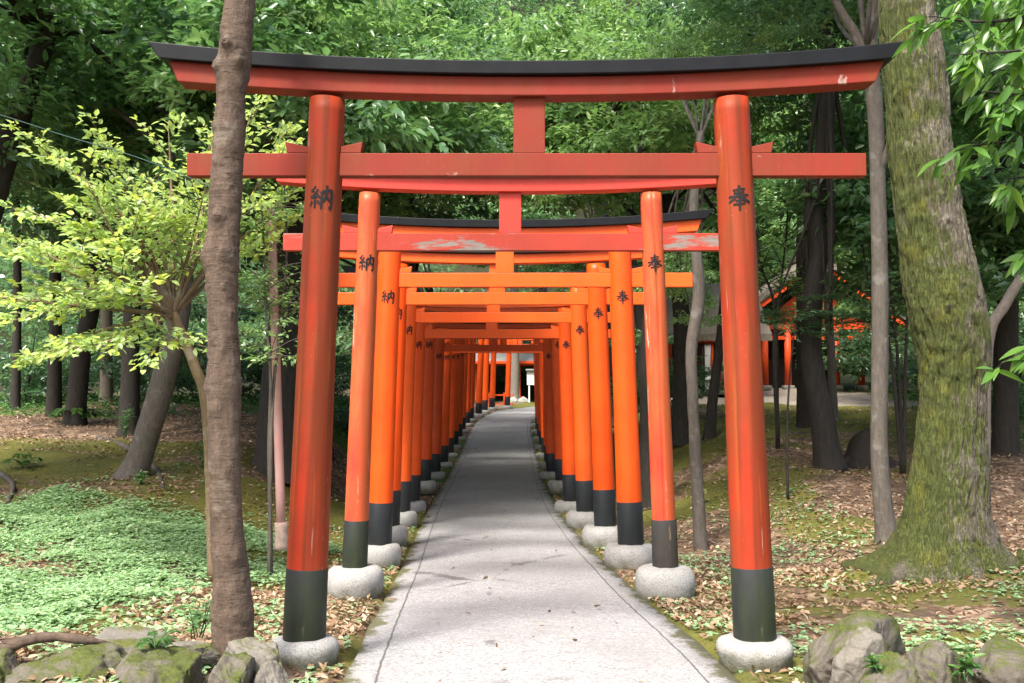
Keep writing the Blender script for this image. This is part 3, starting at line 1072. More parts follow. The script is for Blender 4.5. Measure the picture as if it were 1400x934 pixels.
# ---- near left trunk
def L1():
    Y = 5.55
    base = (XP(318, Y) , Y)
    z = gz(*base) - .06
    root = thing('tree', 'slim brown knotted tree trunk rising before the left end of the front gate', 'tree', (base[0], base[1], z))
    o = np.array([base[0], base[1], z])
    line = [(318, 905, 27), (318, 860, 27), (316, 800, 25), (311, 720, 22.5), (308, 640, 21.5), (307, 560, 22), (306, 500, 22), (305, 440, 22.5), (304, 390, 22.5), (304, 350, 23.5), (307, 300, 21.5),
            (309, 250, 20), (312, 200, 19.5), (316, 150, 20.5), (318, 100, 23), (322, 60, 21.5), (327, 20, 20), (331, -60, 19), (336, -250, 17), (340, -480, 14)]
    P = [np.array(W(a, b, Y)) - o for a, b, r in line]
    rad = [r * Y / F for a, b, r in line]
    V, Fc = tube_np(P, rad, 64, 14, 0, 0)
    C4 = catmull([tuple(p) for p in P], 14)
    n = len(C4)
    V = np.array(V).reshape(n, 64, 3)
    ctr = C4[:, None, :]
    rad_v = V - ctr
    ang = np.arctan2(rad_v[..., 1], rad_v[..., 0])
    Pw = V + o
    disp = .010 * fbm(Pw, 5, 3, 4) + .0035 * vnoise(Pw * np.array([1, 1, 5]), 16, 8)
    knots = [(66, -1.75, .045, .045, .40), (95, -2.4, .03, .05, .5), (88, -1.0, .03, .035, .4), (175, -2.5, .022, .03, .5), (300, -1.75, .03, .035, .35), (352, -2.75, .026, .05, .5), (345, -1.2, .02, .04, .5),
             (225, -2.2, .012, .02, .3), (560, -2.0, .012, .03, .4), (640, -1.2, .014, .025, .3), (530, -2.9, .02, .04, .4), (480, -1.4, .012, .02, .3), (700, -1.9, .012, .02, .25), (760, -.9, .015, .03, .3), (430, -.8, .012, .02, .3)]
    for py, a0, amp, sz, sa in knots:
        zk = W(318, py, Y).z - o[2]
        da = (ang - a0 + math.pi) % (2 * math.pi) - math.pi
        d2 = ((ctr[..., 2] - zk) / sz) ** 2 + (da / sa) ** 2
        disp = disp + amp * np.exp(-d2) * (1 + .3 * np.sin(6 * np.sqrt(d2)))
        disp = disp - amp * .55 * np.exp(-d2 / .10)
    for k in range(26):
        zk = random.uniform(0, 4)
        a0 = random.uniform(-3.1, 0)
        da = (ang - a0 + math.pi) % (2 * math.pi) - math.pi
        disp = disp - .006 * np.exp(-((ctr[..., 2] - zk + .03 * da) / .008) ** 2 - (da / random.uniform(.3, .8)) ** 2)
    for k in range(34):
        zk = random.uniform(0, 4.2)
        a0 = random.uniform(-3.3, .2)
        da = (ang - a0 + math.pi) % (2 * math.pi) - math.pi
        disp = disp + .008 * np.exp(-((ctr[..., 2] - zk) / .014) ** 2 - (da / .13) ** 2)
    V = ctr + rad_v * (1 + disp / (np.linalg.norm(rad_v, axis=-1)))[..., None]
    b = MB()
    b.add(V.reshape(-1, 3), Fc)
    top = P[-1]
    me, B = CR[5]
    c = np.array((-2.0, 4.6, 8.6)) - o
    co = link('crown', me, M['leaf_mid'], root, tuple(c), (0, 0, .4))
    co.scale = (.42, .42, .6)
    for e in B[:9]:
        b.tube([top, top * .5 + (c + e * .42) * .5 + np.array([0, 0, .2]), c + e * .42], [.04, .03, .008], 6, 4)
    b.build('trunk', M['bark_brown'], root, True)


L1()


# ---- big mossy trunk on the right
def R1():
    Y = 9.4
    base = (XP(1296, Y), Y)
    z = gz(*base) - .05
    root = thing('tree', 'massive moss covered tree trunk with spreading roots right of the front gate', 'tree', (base[0], base[1], z))
    o = np.array([base[0], base[1], z])
    line = [(1292, 800, 58), (1292, 770, 56), (1292, 735, 53), (1293, 690, 50), (1300, 620, 47), (1303, 550, 46), (1303, 500, 46), (1296, 440, 47), (1287, 390, 47.5), (1275, 320, 46), (1266, 260, 44), (1258, 200, 42),
            (1251, 130, 40), (1245, 60, 38.5), (1241, 0, 38), (1236, -80, 37), (1228, -250, 36), (1225, -500, 33), (1215, -800, 24)]
    P = [np.array(W(a, b, Y)) - o for a, b, r in line]
    rad = [r * Y / F for a, b, r in line]
    seg = 150
    sub = 24
    V, Fc = tube_np(P, rad, seg, sub, 0, 0)
    C = catmull([tuple(p) for p in P], sub)
    n = len(C)
    V = np.array(V).reshape(n, seg, 3)
    rv = V - C[:, None]
    ang = np.arctan2(rv[..., 1], rv[..., 0])
    h = C[:, 2][:, None] + 0 * ang
    disp = .03 * fbm(V + o, 1.3, 5, 2)
    hg = np.maximum(h, 0)
    # root flare: buttresses
    for a0, amp, wd in ((-2.95, .20, .36), (-2.3, .24, .30), (-1.55, .22, .28), (-.85, .34, .32), (-.22, .55, .36), (.6, .5, .4), (1.5, .5, .5), (2.4, .5, .5)):
        da = (ang - a0 + math.pi) % (2 * math.pi) - math.pi
        disp = disp + amp * np.exp(-(da / wd) ** 2) * np.exp(-hg / .17) + amp * .14 * np.exp(-(da / (wd * 1.2)) ** 2) * np.exp(-hg / .6)
    q = np.stack([np.cos(ang) * 4.6, np.sin(ang) * 4.6, h * .55], -1)
    wq = fbm(q, 1.2, 77, 3) * .35
    ridge = np.abs(vnoise(q + wq[..., None], 4.2, 12))
    disp = disp - .030 * np.exp(-(ridge / .16) ** 2)
    disp = disp + .010 * fbm(V + o, 14, 40, 3)
    for k in range(9):
        zk, a0 = random.uniform(.3, 4.5), random.uniform(-2.9, -.3)
        da = (ang - a0 + math.pi) % (2 * math.pi) - math.pi
        disp = disp - .02 * np.exp(-((h - zk) / .10) ** 2 - (da / .07) ** 2)
    V = C[:, None] + rv * (1 + disp / np.linalg.norm(rv, axis=-1))[..., None]
    b = MB()
    b.add(V.reshape(-1, 3), Fc)
    top = P[-1]
    for rz, cc, sc, var in ((.3, (2.4, 9.6, 11.0), 1.05, 0), (2.0, (5.6, 9.8, 11.5), 1.0, 1)):  # first crown is above the view, placed there to shade the right bank
        me, B = CR[var]
        c = np.array(cc) - o
        co = link('crown', me, M['leaf_dark'], root, tuple(c), (0, 0, rz))
        co.scale = (sc, sc, sc)
        for e in B[:8]:
            b.tube([top * .85, top * .4 + (c) * .6, c + e * .5], [.12, .08, .02], 8, 4)
    # roots running over the ground
    b.build('trunk', M['bark_moss'], root, True)
    for k, pts in enumerate([[(.55, -.1), (.85, -.3), (1.15, -.38), (1.5, -.6)], [(-.5, -.15), (-.75, -.35), (-.95, -.4)]]):
        rb = MB()
        q = [(px_, py_, gz(o[0] + px_, o[1] + py_) - o[2] + .035 - .02 * i) for i, (px_, py_) in enumerate(pts)]
        rb.tube(q, np.linspace(.10, .02, len(q)), 12, 6, .12, k)
        rb.build('root', M['bark_moss'], root, True)


R1()

# ---- young yellow-green tree on the left
def young_tree():
    Y = 9.6
    base = (XP(298, Y), Y)
    z = gz(*base) - .04
    root = thing('tree', 'small spreading tree with bright yellow green young leaves left of the gates', 'tree', (base[0], base[1], z))
    o = np.array([base[0], base[1], z])
    rs = np.random.RandomState(5)
    b = MB()
    L = lambda px, py, Yy: np.array(W(px, py, Yy)) - o
    fork = L(236, 428, 9.5)
    b.tube([np.zeros(3), L(284, 570, 9.6), L(266, 500, 9.55), fork], [.065, .055, .05, .045], 12, 8, .06, 1)
    tw = []
    main = []
    ends = [(15, 345, 9.0), (60, 205, 9.3), (120, 250, 8.8), (10, 440, 8.7), (90, 480, 8.6), (200, 300, 9.0), (265, 350, 9.9), (230, 165, 9.8), (330, 230, 10.1), (360, 330, 10.2), (150, 395, 8.6),
            (60, 395, 9.8), (180, 340, 10.4), (-60, 400, 9.2), (-40, 300, 9.6), (405, 260, 10.4), (280, 260, 9.3), (30, 500, 9.2), (140, 190, 9.6), (230, 470, 8.9), (390, 175, 10.4), (345, 150, 10.2), (400, 300, 10.5), (290, 190, 9.9), (70, 300, 8.8), (100, 345, 8.6), (170, 250, 9.0)]
    for k, e in enumerate(ends):
        en = L(*e)
        st = fork * .97 + L(266, 500, 9.55) * .03 if k % 3 else fork
        mid = st * .5 + en * .5 + np.array([rs.normal(0, .1), rs.normal(0, .1), -.05 + rs.rand() * .22])
        C = catmull([st, mid, en], 10)
        b.tube([st, mid, en], [.026, .016, .004], 7, 8)
        main.append(C)
        d = nrm(C[-1] - C[-6])
        for j in range(10):
            t_ = rs.uniform(.34, 1.0)
            p = C[int(t_ * 20)]
            sd = rs.choice([-1, 1])
            lat = nrm(np.cross(d, [0, 0, 1.0])) * sd
            ln = rs.uniform(.28, .62) * (1.25 - .45 * t_)
            q = p + (d * rs.uniform(.3, .9) + lat * rs.uniform(.4, 1.0) + np.array([0, 0, rs.normal(.05, .14)])) * ln
            b.tube([p, p * .5 + q * .5 + np.array([0, 0, .02]), q], [.006, .004, .0015], 5, 3)
            tw.append((p, q))
        tw.append((C[14], C[-1]))
    b.build('trunk', M['bark_olive'], root, True)
    # leaf sprays: small flat tiers along every twig
    P, D, N, T = [], [], [], []
    for p, q in tw:
        d = nrm(q - p)
        ln = np.linalg.norm(q - p)
        side = nrm(np.cross(d, [0, 0, 1.0]))
        m = int(11 + ln * 44)
        for i in range(m):
            t_ = rs.rand() ** .6
            s_ = rs.choice([-1, 1])
            off = side * s_ * abs(rs.normal(0, .06)) + np.array([0, 0, rs.normal(0, .018)])
            P.append(p + (q - p) * t_ * 1.08 + off)
            D.append(d * rs.uniform(-.2, 1) + side * s_ * rs.uniform(.1, 1) + rs.normal(0, .25, 3))
            N.append(np.array([0, 0, 1.0]) + rs.normal(0, .42, 3))
            T.append(np.clip(.25 + .55 * t_ + rs.normal(0, .2), 0, 1))
    n = len(P)
    LL = .076 * rs.uniform(.6, 1.25, n)
    v, f, tt = leaf_geo(np.array(P), np.array(D), np.array(N), LL, LL * .56, .3, .12, True, np.array(T))
    link('crown', mesh_np('crown', v, f, True, {'tint': tt}), M['leaf_yellow'], root)


young_tree()


def sapling(name, label, base, stems, leafm, n_tw=14, leafL=.06, seed=0, bark='bark_grey', r=.018, spread=.35, t0=.3, per=26, cat='sapling'):
    z = gz(*base) - .03
    root = thing(name, label, cat, (base[0], base[1], z))
    o = np.array([base[0], base[1], z])
    rs = np.random.RandomState(seed)
    b = MB()
    P, D, N = [], [], []
    for st in stems:
        pts = [np.zeros(3) + rs.normal(0, .01, 3) * [1, 1, 0]] + [np.array(W(*p)) - o for p in st]
        b.tube(pts, np.linspace(r, r * .3, len(pts)), 8, 6, .04, seed)
        C = catmull(pts, 10)
        for j in range(n_tw):
            k = int(rs.uniform(t0, 1) * (len(C) - 1))
            p = C[k]
            a = rs.rand() * 6.28
            d = nrm(np.array([math.cos(a), math.sin(a), rs.uniform(0, .6)]))
            q = p + d * spread * rs.uniform(.5, 1.3)
            b.tube([p, (p + q) / 2 + np.array([0, 0, .03]), q], [r * .3, r * .2, .0015], 5, 3)
            side = nrm(np.cross(d, [0, 0, 1.0]))
            for i in range(per):
                t_ = rs.rand() ** .6
                s_ = rs.choice([-1, 1])
                P.append(p + (q - p) * t_ * 1.1 + side * s_ * abs(rs.normal(0, .05)) + rs.normal(0, .02, 3))
                D.append(d * rs.uniform(.1, 1) + side * s_ * rs.uniform(.3, 1) + np.array([0, 0, rs.normal(-.15, .3)]))
                N.append(np.array([0, 0, 1.0]) + rs.normal(0, .4, 3))
    b.build('trunk', M[bark], root, True)
    n = len(P)
    if n:
        LL = leafL * rs.uniform(.6, 1.3, n)
        v, f, tt = leaf_geo(np.array(P), np.array(D), np.array(N), LL, LL * .45, .3, .12, True)
        link('crown', mesh_np('crown', v, f, True, {'tint': tt}), leafm, root)
    return root


sapling('sapling', 'thin pale stemmed sapling beside the pink pole', (XP(372, 9.9), 9.9), [[(368, 620, 9.9), (370, 520, 9.9), (364, 430, 10), (360, 320, 10), (352, 210, 10)], [(372, 560, 9.9), (384, 440, 10.2), (392, 330, 10.3), (385, 200, 10.2)]],
        M['leaf_light'], 24, .065, 3, 'bark_grey', .022, .42, .45, 30)
sapling('sapling', 'leafless thin dark stem standing on the shaded bank right of the front gate', (XP(1075, 14), 14), [[(1076, 600, 14), (1078, 540, 14), (1083, 480, 14), (1090, 430, 14.1)]], M['leaf_dark'], 5, .08, 8, 'bark_dark', .022, .4, .8, 22)
sapling('sapling', 'sapling with several dark thin stems behind the straight grey trunk', (XP(1232, 15.5), 15.5),
        [[(1228, 500, 15.5), (1222, 430, 15.6), (1214, 300, 15.8)], [(1238, 500, 15.5), (1241, 420, 15.6), (1246, 330, 15.7)], [(1222, 520, 15.4), (1212, 450, 15.3), (1195, 380, 15.3)]], M['leaf_mid'], 16, .085, 9, 'bark_dark', .035, .7, .5, 22)
sapling('sapling', 'leafy sapling with a forking dark stem behind the right front post', (XP(1062, 18), 18),
        [[(1058, 480, 18), (1066, 400, 18), (1074, 330, 18.1), (1080, 240, 18.2)], [(1062, 440, 18), (1090, 380, 18.2), (1120, 310, 18.4)], [(1060, 430, 18), (1040, 360, 17.8), (1035, 290, 17.8)]], M['leaf_light'], 18, .10, 10, 'bark_dark', .035, .8, .45, 24)

# ---- other trunks, left to right
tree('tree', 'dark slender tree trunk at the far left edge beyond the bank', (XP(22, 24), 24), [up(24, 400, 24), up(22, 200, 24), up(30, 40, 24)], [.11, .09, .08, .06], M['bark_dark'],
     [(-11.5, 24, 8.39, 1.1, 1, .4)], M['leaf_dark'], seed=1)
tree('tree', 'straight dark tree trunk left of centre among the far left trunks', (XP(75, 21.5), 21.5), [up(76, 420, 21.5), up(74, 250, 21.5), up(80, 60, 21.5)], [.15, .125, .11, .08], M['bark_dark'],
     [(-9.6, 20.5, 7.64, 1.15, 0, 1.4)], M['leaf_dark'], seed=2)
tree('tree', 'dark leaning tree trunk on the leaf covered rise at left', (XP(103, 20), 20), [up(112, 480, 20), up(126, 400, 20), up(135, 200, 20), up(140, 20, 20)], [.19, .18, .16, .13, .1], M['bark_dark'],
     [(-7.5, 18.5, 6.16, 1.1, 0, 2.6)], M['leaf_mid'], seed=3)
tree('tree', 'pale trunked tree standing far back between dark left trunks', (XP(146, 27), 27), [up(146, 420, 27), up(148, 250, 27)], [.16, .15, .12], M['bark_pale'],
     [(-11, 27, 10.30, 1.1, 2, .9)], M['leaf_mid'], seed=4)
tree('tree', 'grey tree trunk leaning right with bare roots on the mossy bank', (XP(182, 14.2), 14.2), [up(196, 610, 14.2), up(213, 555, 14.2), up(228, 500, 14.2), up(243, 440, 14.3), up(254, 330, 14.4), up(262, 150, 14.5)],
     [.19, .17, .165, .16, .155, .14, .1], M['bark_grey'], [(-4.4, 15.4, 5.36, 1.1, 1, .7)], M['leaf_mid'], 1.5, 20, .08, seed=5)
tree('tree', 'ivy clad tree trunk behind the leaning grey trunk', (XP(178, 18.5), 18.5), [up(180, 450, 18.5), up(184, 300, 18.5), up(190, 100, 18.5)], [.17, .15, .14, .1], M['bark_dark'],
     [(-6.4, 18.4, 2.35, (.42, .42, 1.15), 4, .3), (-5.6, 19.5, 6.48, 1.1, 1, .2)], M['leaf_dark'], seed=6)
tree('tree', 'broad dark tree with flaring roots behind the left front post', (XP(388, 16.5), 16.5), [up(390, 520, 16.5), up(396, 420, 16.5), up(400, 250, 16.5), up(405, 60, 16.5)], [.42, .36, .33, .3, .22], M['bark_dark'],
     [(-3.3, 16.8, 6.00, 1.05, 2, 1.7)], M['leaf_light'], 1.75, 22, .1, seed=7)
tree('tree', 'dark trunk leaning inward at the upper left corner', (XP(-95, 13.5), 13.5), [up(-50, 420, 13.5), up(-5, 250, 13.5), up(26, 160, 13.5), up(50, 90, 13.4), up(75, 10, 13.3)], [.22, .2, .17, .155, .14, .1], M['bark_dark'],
     [(-5.5, 13.6, 6.1, 1.0, 0, .1), (-8.3, 9.4, 7.9, .9, 1, .7)], M['leaf_mid'], seed=8)  # second crown hangs out of view, added to shade the left bank
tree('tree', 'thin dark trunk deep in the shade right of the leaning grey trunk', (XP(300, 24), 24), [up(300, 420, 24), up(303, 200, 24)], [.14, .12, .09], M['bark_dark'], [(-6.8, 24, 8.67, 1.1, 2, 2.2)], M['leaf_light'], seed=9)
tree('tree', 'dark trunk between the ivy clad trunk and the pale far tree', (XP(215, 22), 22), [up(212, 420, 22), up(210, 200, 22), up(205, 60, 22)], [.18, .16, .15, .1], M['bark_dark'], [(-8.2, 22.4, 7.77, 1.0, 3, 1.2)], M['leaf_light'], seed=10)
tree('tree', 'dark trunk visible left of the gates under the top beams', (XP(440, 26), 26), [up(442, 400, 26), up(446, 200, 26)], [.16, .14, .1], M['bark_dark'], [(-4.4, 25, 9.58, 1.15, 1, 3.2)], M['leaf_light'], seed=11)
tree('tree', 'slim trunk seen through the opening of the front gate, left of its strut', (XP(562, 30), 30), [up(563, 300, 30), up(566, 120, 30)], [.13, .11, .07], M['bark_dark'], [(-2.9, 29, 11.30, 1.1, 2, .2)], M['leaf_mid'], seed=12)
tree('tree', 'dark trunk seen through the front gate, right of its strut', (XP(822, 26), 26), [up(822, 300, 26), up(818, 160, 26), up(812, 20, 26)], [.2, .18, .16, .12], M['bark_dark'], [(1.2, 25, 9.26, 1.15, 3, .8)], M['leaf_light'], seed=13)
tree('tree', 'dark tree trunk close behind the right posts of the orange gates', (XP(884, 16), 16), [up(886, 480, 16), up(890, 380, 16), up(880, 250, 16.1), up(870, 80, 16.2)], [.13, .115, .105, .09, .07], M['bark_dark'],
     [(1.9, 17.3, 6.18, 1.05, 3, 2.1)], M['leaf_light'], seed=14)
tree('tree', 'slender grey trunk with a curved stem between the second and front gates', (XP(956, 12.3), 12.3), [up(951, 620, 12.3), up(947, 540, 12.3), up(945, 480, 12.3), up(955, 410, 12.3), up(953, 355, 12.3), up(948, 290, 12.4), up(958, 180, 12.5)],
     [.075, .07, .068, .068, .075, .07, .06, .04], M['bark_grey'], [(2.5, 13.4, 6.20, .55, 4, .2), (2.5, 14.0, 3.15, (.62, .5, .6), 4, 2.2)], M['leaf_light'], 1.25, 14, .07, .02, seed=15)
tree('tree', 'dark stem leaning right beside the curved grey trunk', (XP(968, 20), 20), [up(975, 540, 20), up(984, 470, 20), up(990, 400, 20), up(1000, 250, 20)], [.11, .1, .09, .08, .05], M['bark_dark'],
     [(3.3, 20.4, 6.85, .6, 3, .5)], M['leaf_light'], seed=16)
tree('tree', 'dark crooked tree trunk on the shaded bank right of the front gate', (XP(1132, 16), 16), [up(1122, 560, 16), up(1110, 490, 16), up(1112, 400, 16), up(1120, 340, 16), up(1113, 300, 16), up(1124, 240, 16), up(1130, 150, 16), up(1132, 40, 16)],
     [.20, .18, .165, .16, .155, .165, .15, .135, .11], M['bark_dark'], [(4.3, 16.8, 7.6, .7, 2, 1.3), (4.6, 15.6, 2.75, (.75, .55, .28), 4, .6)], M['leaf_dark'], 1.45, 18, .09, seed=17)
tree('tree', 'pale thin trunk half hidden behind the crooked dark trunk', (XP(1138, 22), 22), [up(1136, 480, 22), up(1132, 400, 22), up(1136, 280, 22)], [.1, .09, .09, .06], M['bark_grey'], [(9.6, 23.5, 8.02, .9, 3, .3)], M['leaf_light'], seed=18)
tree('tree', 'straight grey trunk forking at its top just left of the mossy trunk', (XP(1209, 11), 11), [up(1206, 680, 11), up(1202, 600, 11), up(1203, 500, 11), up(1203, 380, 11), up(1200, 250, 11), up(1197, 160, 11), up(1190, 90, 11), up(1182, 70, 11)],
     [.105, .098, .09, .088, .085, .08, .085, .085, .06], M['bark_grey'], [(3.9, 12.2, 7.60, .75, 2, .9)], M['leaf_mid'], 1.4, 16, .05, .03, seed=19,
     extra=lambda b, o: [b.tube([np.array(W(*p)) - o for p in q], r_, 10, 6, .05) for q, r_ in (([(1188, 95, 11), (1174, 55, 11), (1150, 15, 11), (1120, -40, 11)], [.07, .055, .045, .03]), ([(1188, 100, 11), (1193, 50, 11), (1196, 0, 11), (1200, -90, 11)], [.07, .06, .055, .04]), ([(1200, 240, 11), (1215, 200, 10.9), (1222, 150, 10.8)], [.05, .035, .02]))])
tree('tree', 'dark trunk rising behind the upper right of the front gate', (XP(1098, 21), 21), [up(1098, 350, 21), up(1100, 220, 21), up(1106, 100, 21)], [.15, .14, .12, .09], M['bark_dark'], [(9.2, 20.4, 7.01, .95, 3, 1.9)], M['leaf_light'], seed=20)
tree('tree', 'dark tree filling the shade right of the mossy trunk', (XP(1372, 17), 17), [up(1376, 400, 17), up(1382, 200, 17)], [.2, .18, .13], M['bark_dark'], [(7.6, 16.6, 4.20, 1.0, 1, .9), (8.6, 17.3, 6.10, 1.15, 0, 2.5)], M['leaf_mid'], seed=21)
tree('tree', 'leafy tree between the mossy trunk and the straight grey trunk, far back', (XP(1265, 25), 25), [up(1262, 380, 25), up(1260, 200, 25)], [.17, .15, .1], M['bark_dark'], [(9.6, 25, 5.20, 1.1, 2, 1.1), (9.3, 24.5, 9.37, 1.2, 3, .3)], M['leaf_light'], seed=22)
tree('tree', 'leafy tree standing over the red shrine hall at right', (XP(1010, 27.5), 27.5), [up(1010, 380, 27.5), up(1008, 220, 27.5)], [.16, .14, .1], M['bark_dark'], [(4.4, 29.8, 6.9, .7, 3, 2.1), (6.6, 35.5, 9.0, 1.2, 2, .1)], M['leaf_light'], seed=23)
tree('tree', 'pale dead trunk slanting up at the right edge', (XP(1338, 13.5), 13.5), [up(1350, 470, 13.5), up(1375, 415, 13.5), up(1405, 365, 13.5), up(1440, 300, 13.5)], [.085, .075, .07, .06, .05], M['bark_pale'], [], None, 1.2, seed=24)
# over the tunnel and behind
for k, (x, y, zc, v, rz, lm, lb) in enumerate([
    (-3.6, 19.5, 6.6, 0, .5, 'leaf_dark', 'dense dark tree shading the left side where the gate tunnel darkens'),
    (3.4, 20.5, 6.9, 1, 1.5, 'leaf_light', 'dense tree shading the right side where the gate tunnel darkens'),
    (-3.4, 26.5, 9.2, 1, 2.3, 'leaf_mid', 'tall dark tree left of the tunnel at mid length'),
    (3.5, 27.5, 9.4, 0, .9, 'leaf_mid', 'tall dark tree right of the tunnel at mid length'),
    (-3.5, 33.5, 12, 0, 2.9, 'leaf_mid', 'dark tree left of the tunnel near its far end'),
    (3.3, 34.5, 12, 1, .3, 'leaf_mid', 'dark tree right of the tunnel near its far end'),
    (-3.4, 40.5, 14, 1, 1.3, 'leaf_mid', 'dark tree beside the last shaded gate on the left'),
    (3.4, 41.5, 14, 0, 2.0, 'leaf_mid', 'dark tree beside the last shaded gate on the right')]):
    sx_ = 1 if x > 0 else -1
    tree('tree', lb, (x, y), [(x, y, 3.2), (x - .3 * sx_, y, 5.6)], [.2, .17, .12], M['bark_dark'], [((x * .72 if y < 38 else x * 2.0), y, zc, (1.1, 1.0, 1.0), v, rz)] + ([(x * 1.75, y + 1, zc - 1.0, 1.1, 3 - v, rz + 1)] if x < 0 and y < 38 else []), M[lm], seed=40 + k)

# ---- trees behind the hall, in the open light
for k, (x, y, zc, v, lb) in enumerate([(7.2, 38.5, 6.2, 2, 'bright leafy tree rising directly behind the red shrine hall'), (11.0, 37.5, 5.4, 3, 'bright leafy tree behind the right end of the shrine hall'),
                                       (14.2, 35.0, 5.6, 2, 'bright leafy tree far right beyond the shrine hall'), (4.2, 37.0, 6.0, 3, 'bright leafy tree behind the low red gallery'), (9.2, 42.0, 9.5, 0, 'tall tree towering behind the shrine hall')]):
    tree('tree', lb, (x, y), [(x, y, zc * .5), (x + .1, y, zc * .85)], [.2, .17, .1], M['bark_dark'], [(x, y, zc, 1.25, v, k * 1.3)], M['leaf_light'], seed=90 + k)

# ---- understory shrubs between the far trunks
for k, (x, y, z, sc, rz, lm, lb) in enumerate([
    (-13.0, 27.5, .9, 1.5, .2, 'leaf_dark', 'dark understory shrub at the far left edge among trunks'),
    (-10.6, 29.5, 1.0, 1.6, 1.1, 'leaf_mid', 'leafy understory shrub behind the straight dark trunk'),
    (-8.0, 28.0, .9, 1.5, 2.3, 'leaf_dark', 'dark shrub behind the ivy clad trunk'),
    (-5.6, 29.0, .9, 1.5, .7, 'leaf_dark', 'dark shrub in the shade left of the gates'),
    (-3.6, 24.0, .7, 1.1, 1.9, 'leaf_dark', 'dark shrub close beside the left row of gate posts'),
    (3.6, 24.5, .8, 1.1, 3.0, 'leaf_mid', 'shrub close beside the right row of gate posts'),
    (12.5, 30.5, 1.2, 1.9, .5, 'leaf_dark', 'dark shrub right of the red shrine hall'),
    (11.8, 22.0, .7, 1.3, 1.4, 'leaf_mid', 'leafy shrub behind the mossy trunk at right'),
    (14.6, 27.0, 1.2, 1.9, 2.6, 'leaf_dark', 'large dark shrub at the right edge beyond the mossy trunk')]):
    zz = gz(x, y)
    root = thing('shrub', lb, 'shrub', (x, y, zz))
    me, B = CR[4]
    c = link('foliage', me, M[lm], root, (0, 0, z), (0, 0, rz))
    c.scale = (sc * 1.25, sc * 1.1, sc)
    b = MB()
    for e in B[:7]:
        b.tube([(0, 0, -.05), tuple(e * .3 + np.array([0, 0, z * .6])), tuple(e * sc * .8 + np.array([0, 0, z]))], [.035, .025, .008], 6, 4)
    b.build('stem', M['bark_dark'], root, True)

# ---- far wood on the hillside
def far_wood():
    rs = np.random.RandomState(77)
    m = 12500
    y = 36 + 72 * rs.rand(m) ** .9
    x = rs.uniform(-1, 1, m) * (y * .62 + 4)
    keep = ~((np.abs(x - path_x(y)) < 3.6) & (y < 60)) & ~((np.abs(x - 1) < 5) & (y < 68)) & ~((x > 3) & (x < 13) & (y < 44))
    x, y = x[keep], y[keep]
    h = rs.rand(len(x)) ** .8 * np.where(y < 60, 11, 9) + .3
    z = ground_z(x, y) + h
    n_ = vnoise(np.stack([x, y, z], -1), .35, 3)
    k = n_ > -.35
    C = np.stack([x, y, z], -1)[k]
    O = nrm(np.stack([rs.normal(0, .6, len(C)), -np.abs(rs.normal(.6, .4, len(C))), rs.normal(.1, .3, len(C))], -1))
    P, D, N = spray(C, O, 22, 1.1, .5, rs)
    n = len(P)
    LL = np.repeat(.20 + .0032 * C[:, 1], 22) * rs.uniform(.6, 1.25, n)
    tb = np.repeat(np.clip(rs.normal(.45, .25, len(C)), 0, 1), 22)
    v, f, tt = leaf_geo(P, D, N, LL, LL * .45, .3, .14, False, np.clip(tb + rs.normal(0, .15, n), 0, 1))
    o = link('far_wood', mesh_np('far_wood', v, f, True, {'tint': tt}), M['leaf_mid'])
    tag(o, 'dense green wood covering the hillside far behind the gates', 'wood', kind='stuff')


far_wood()

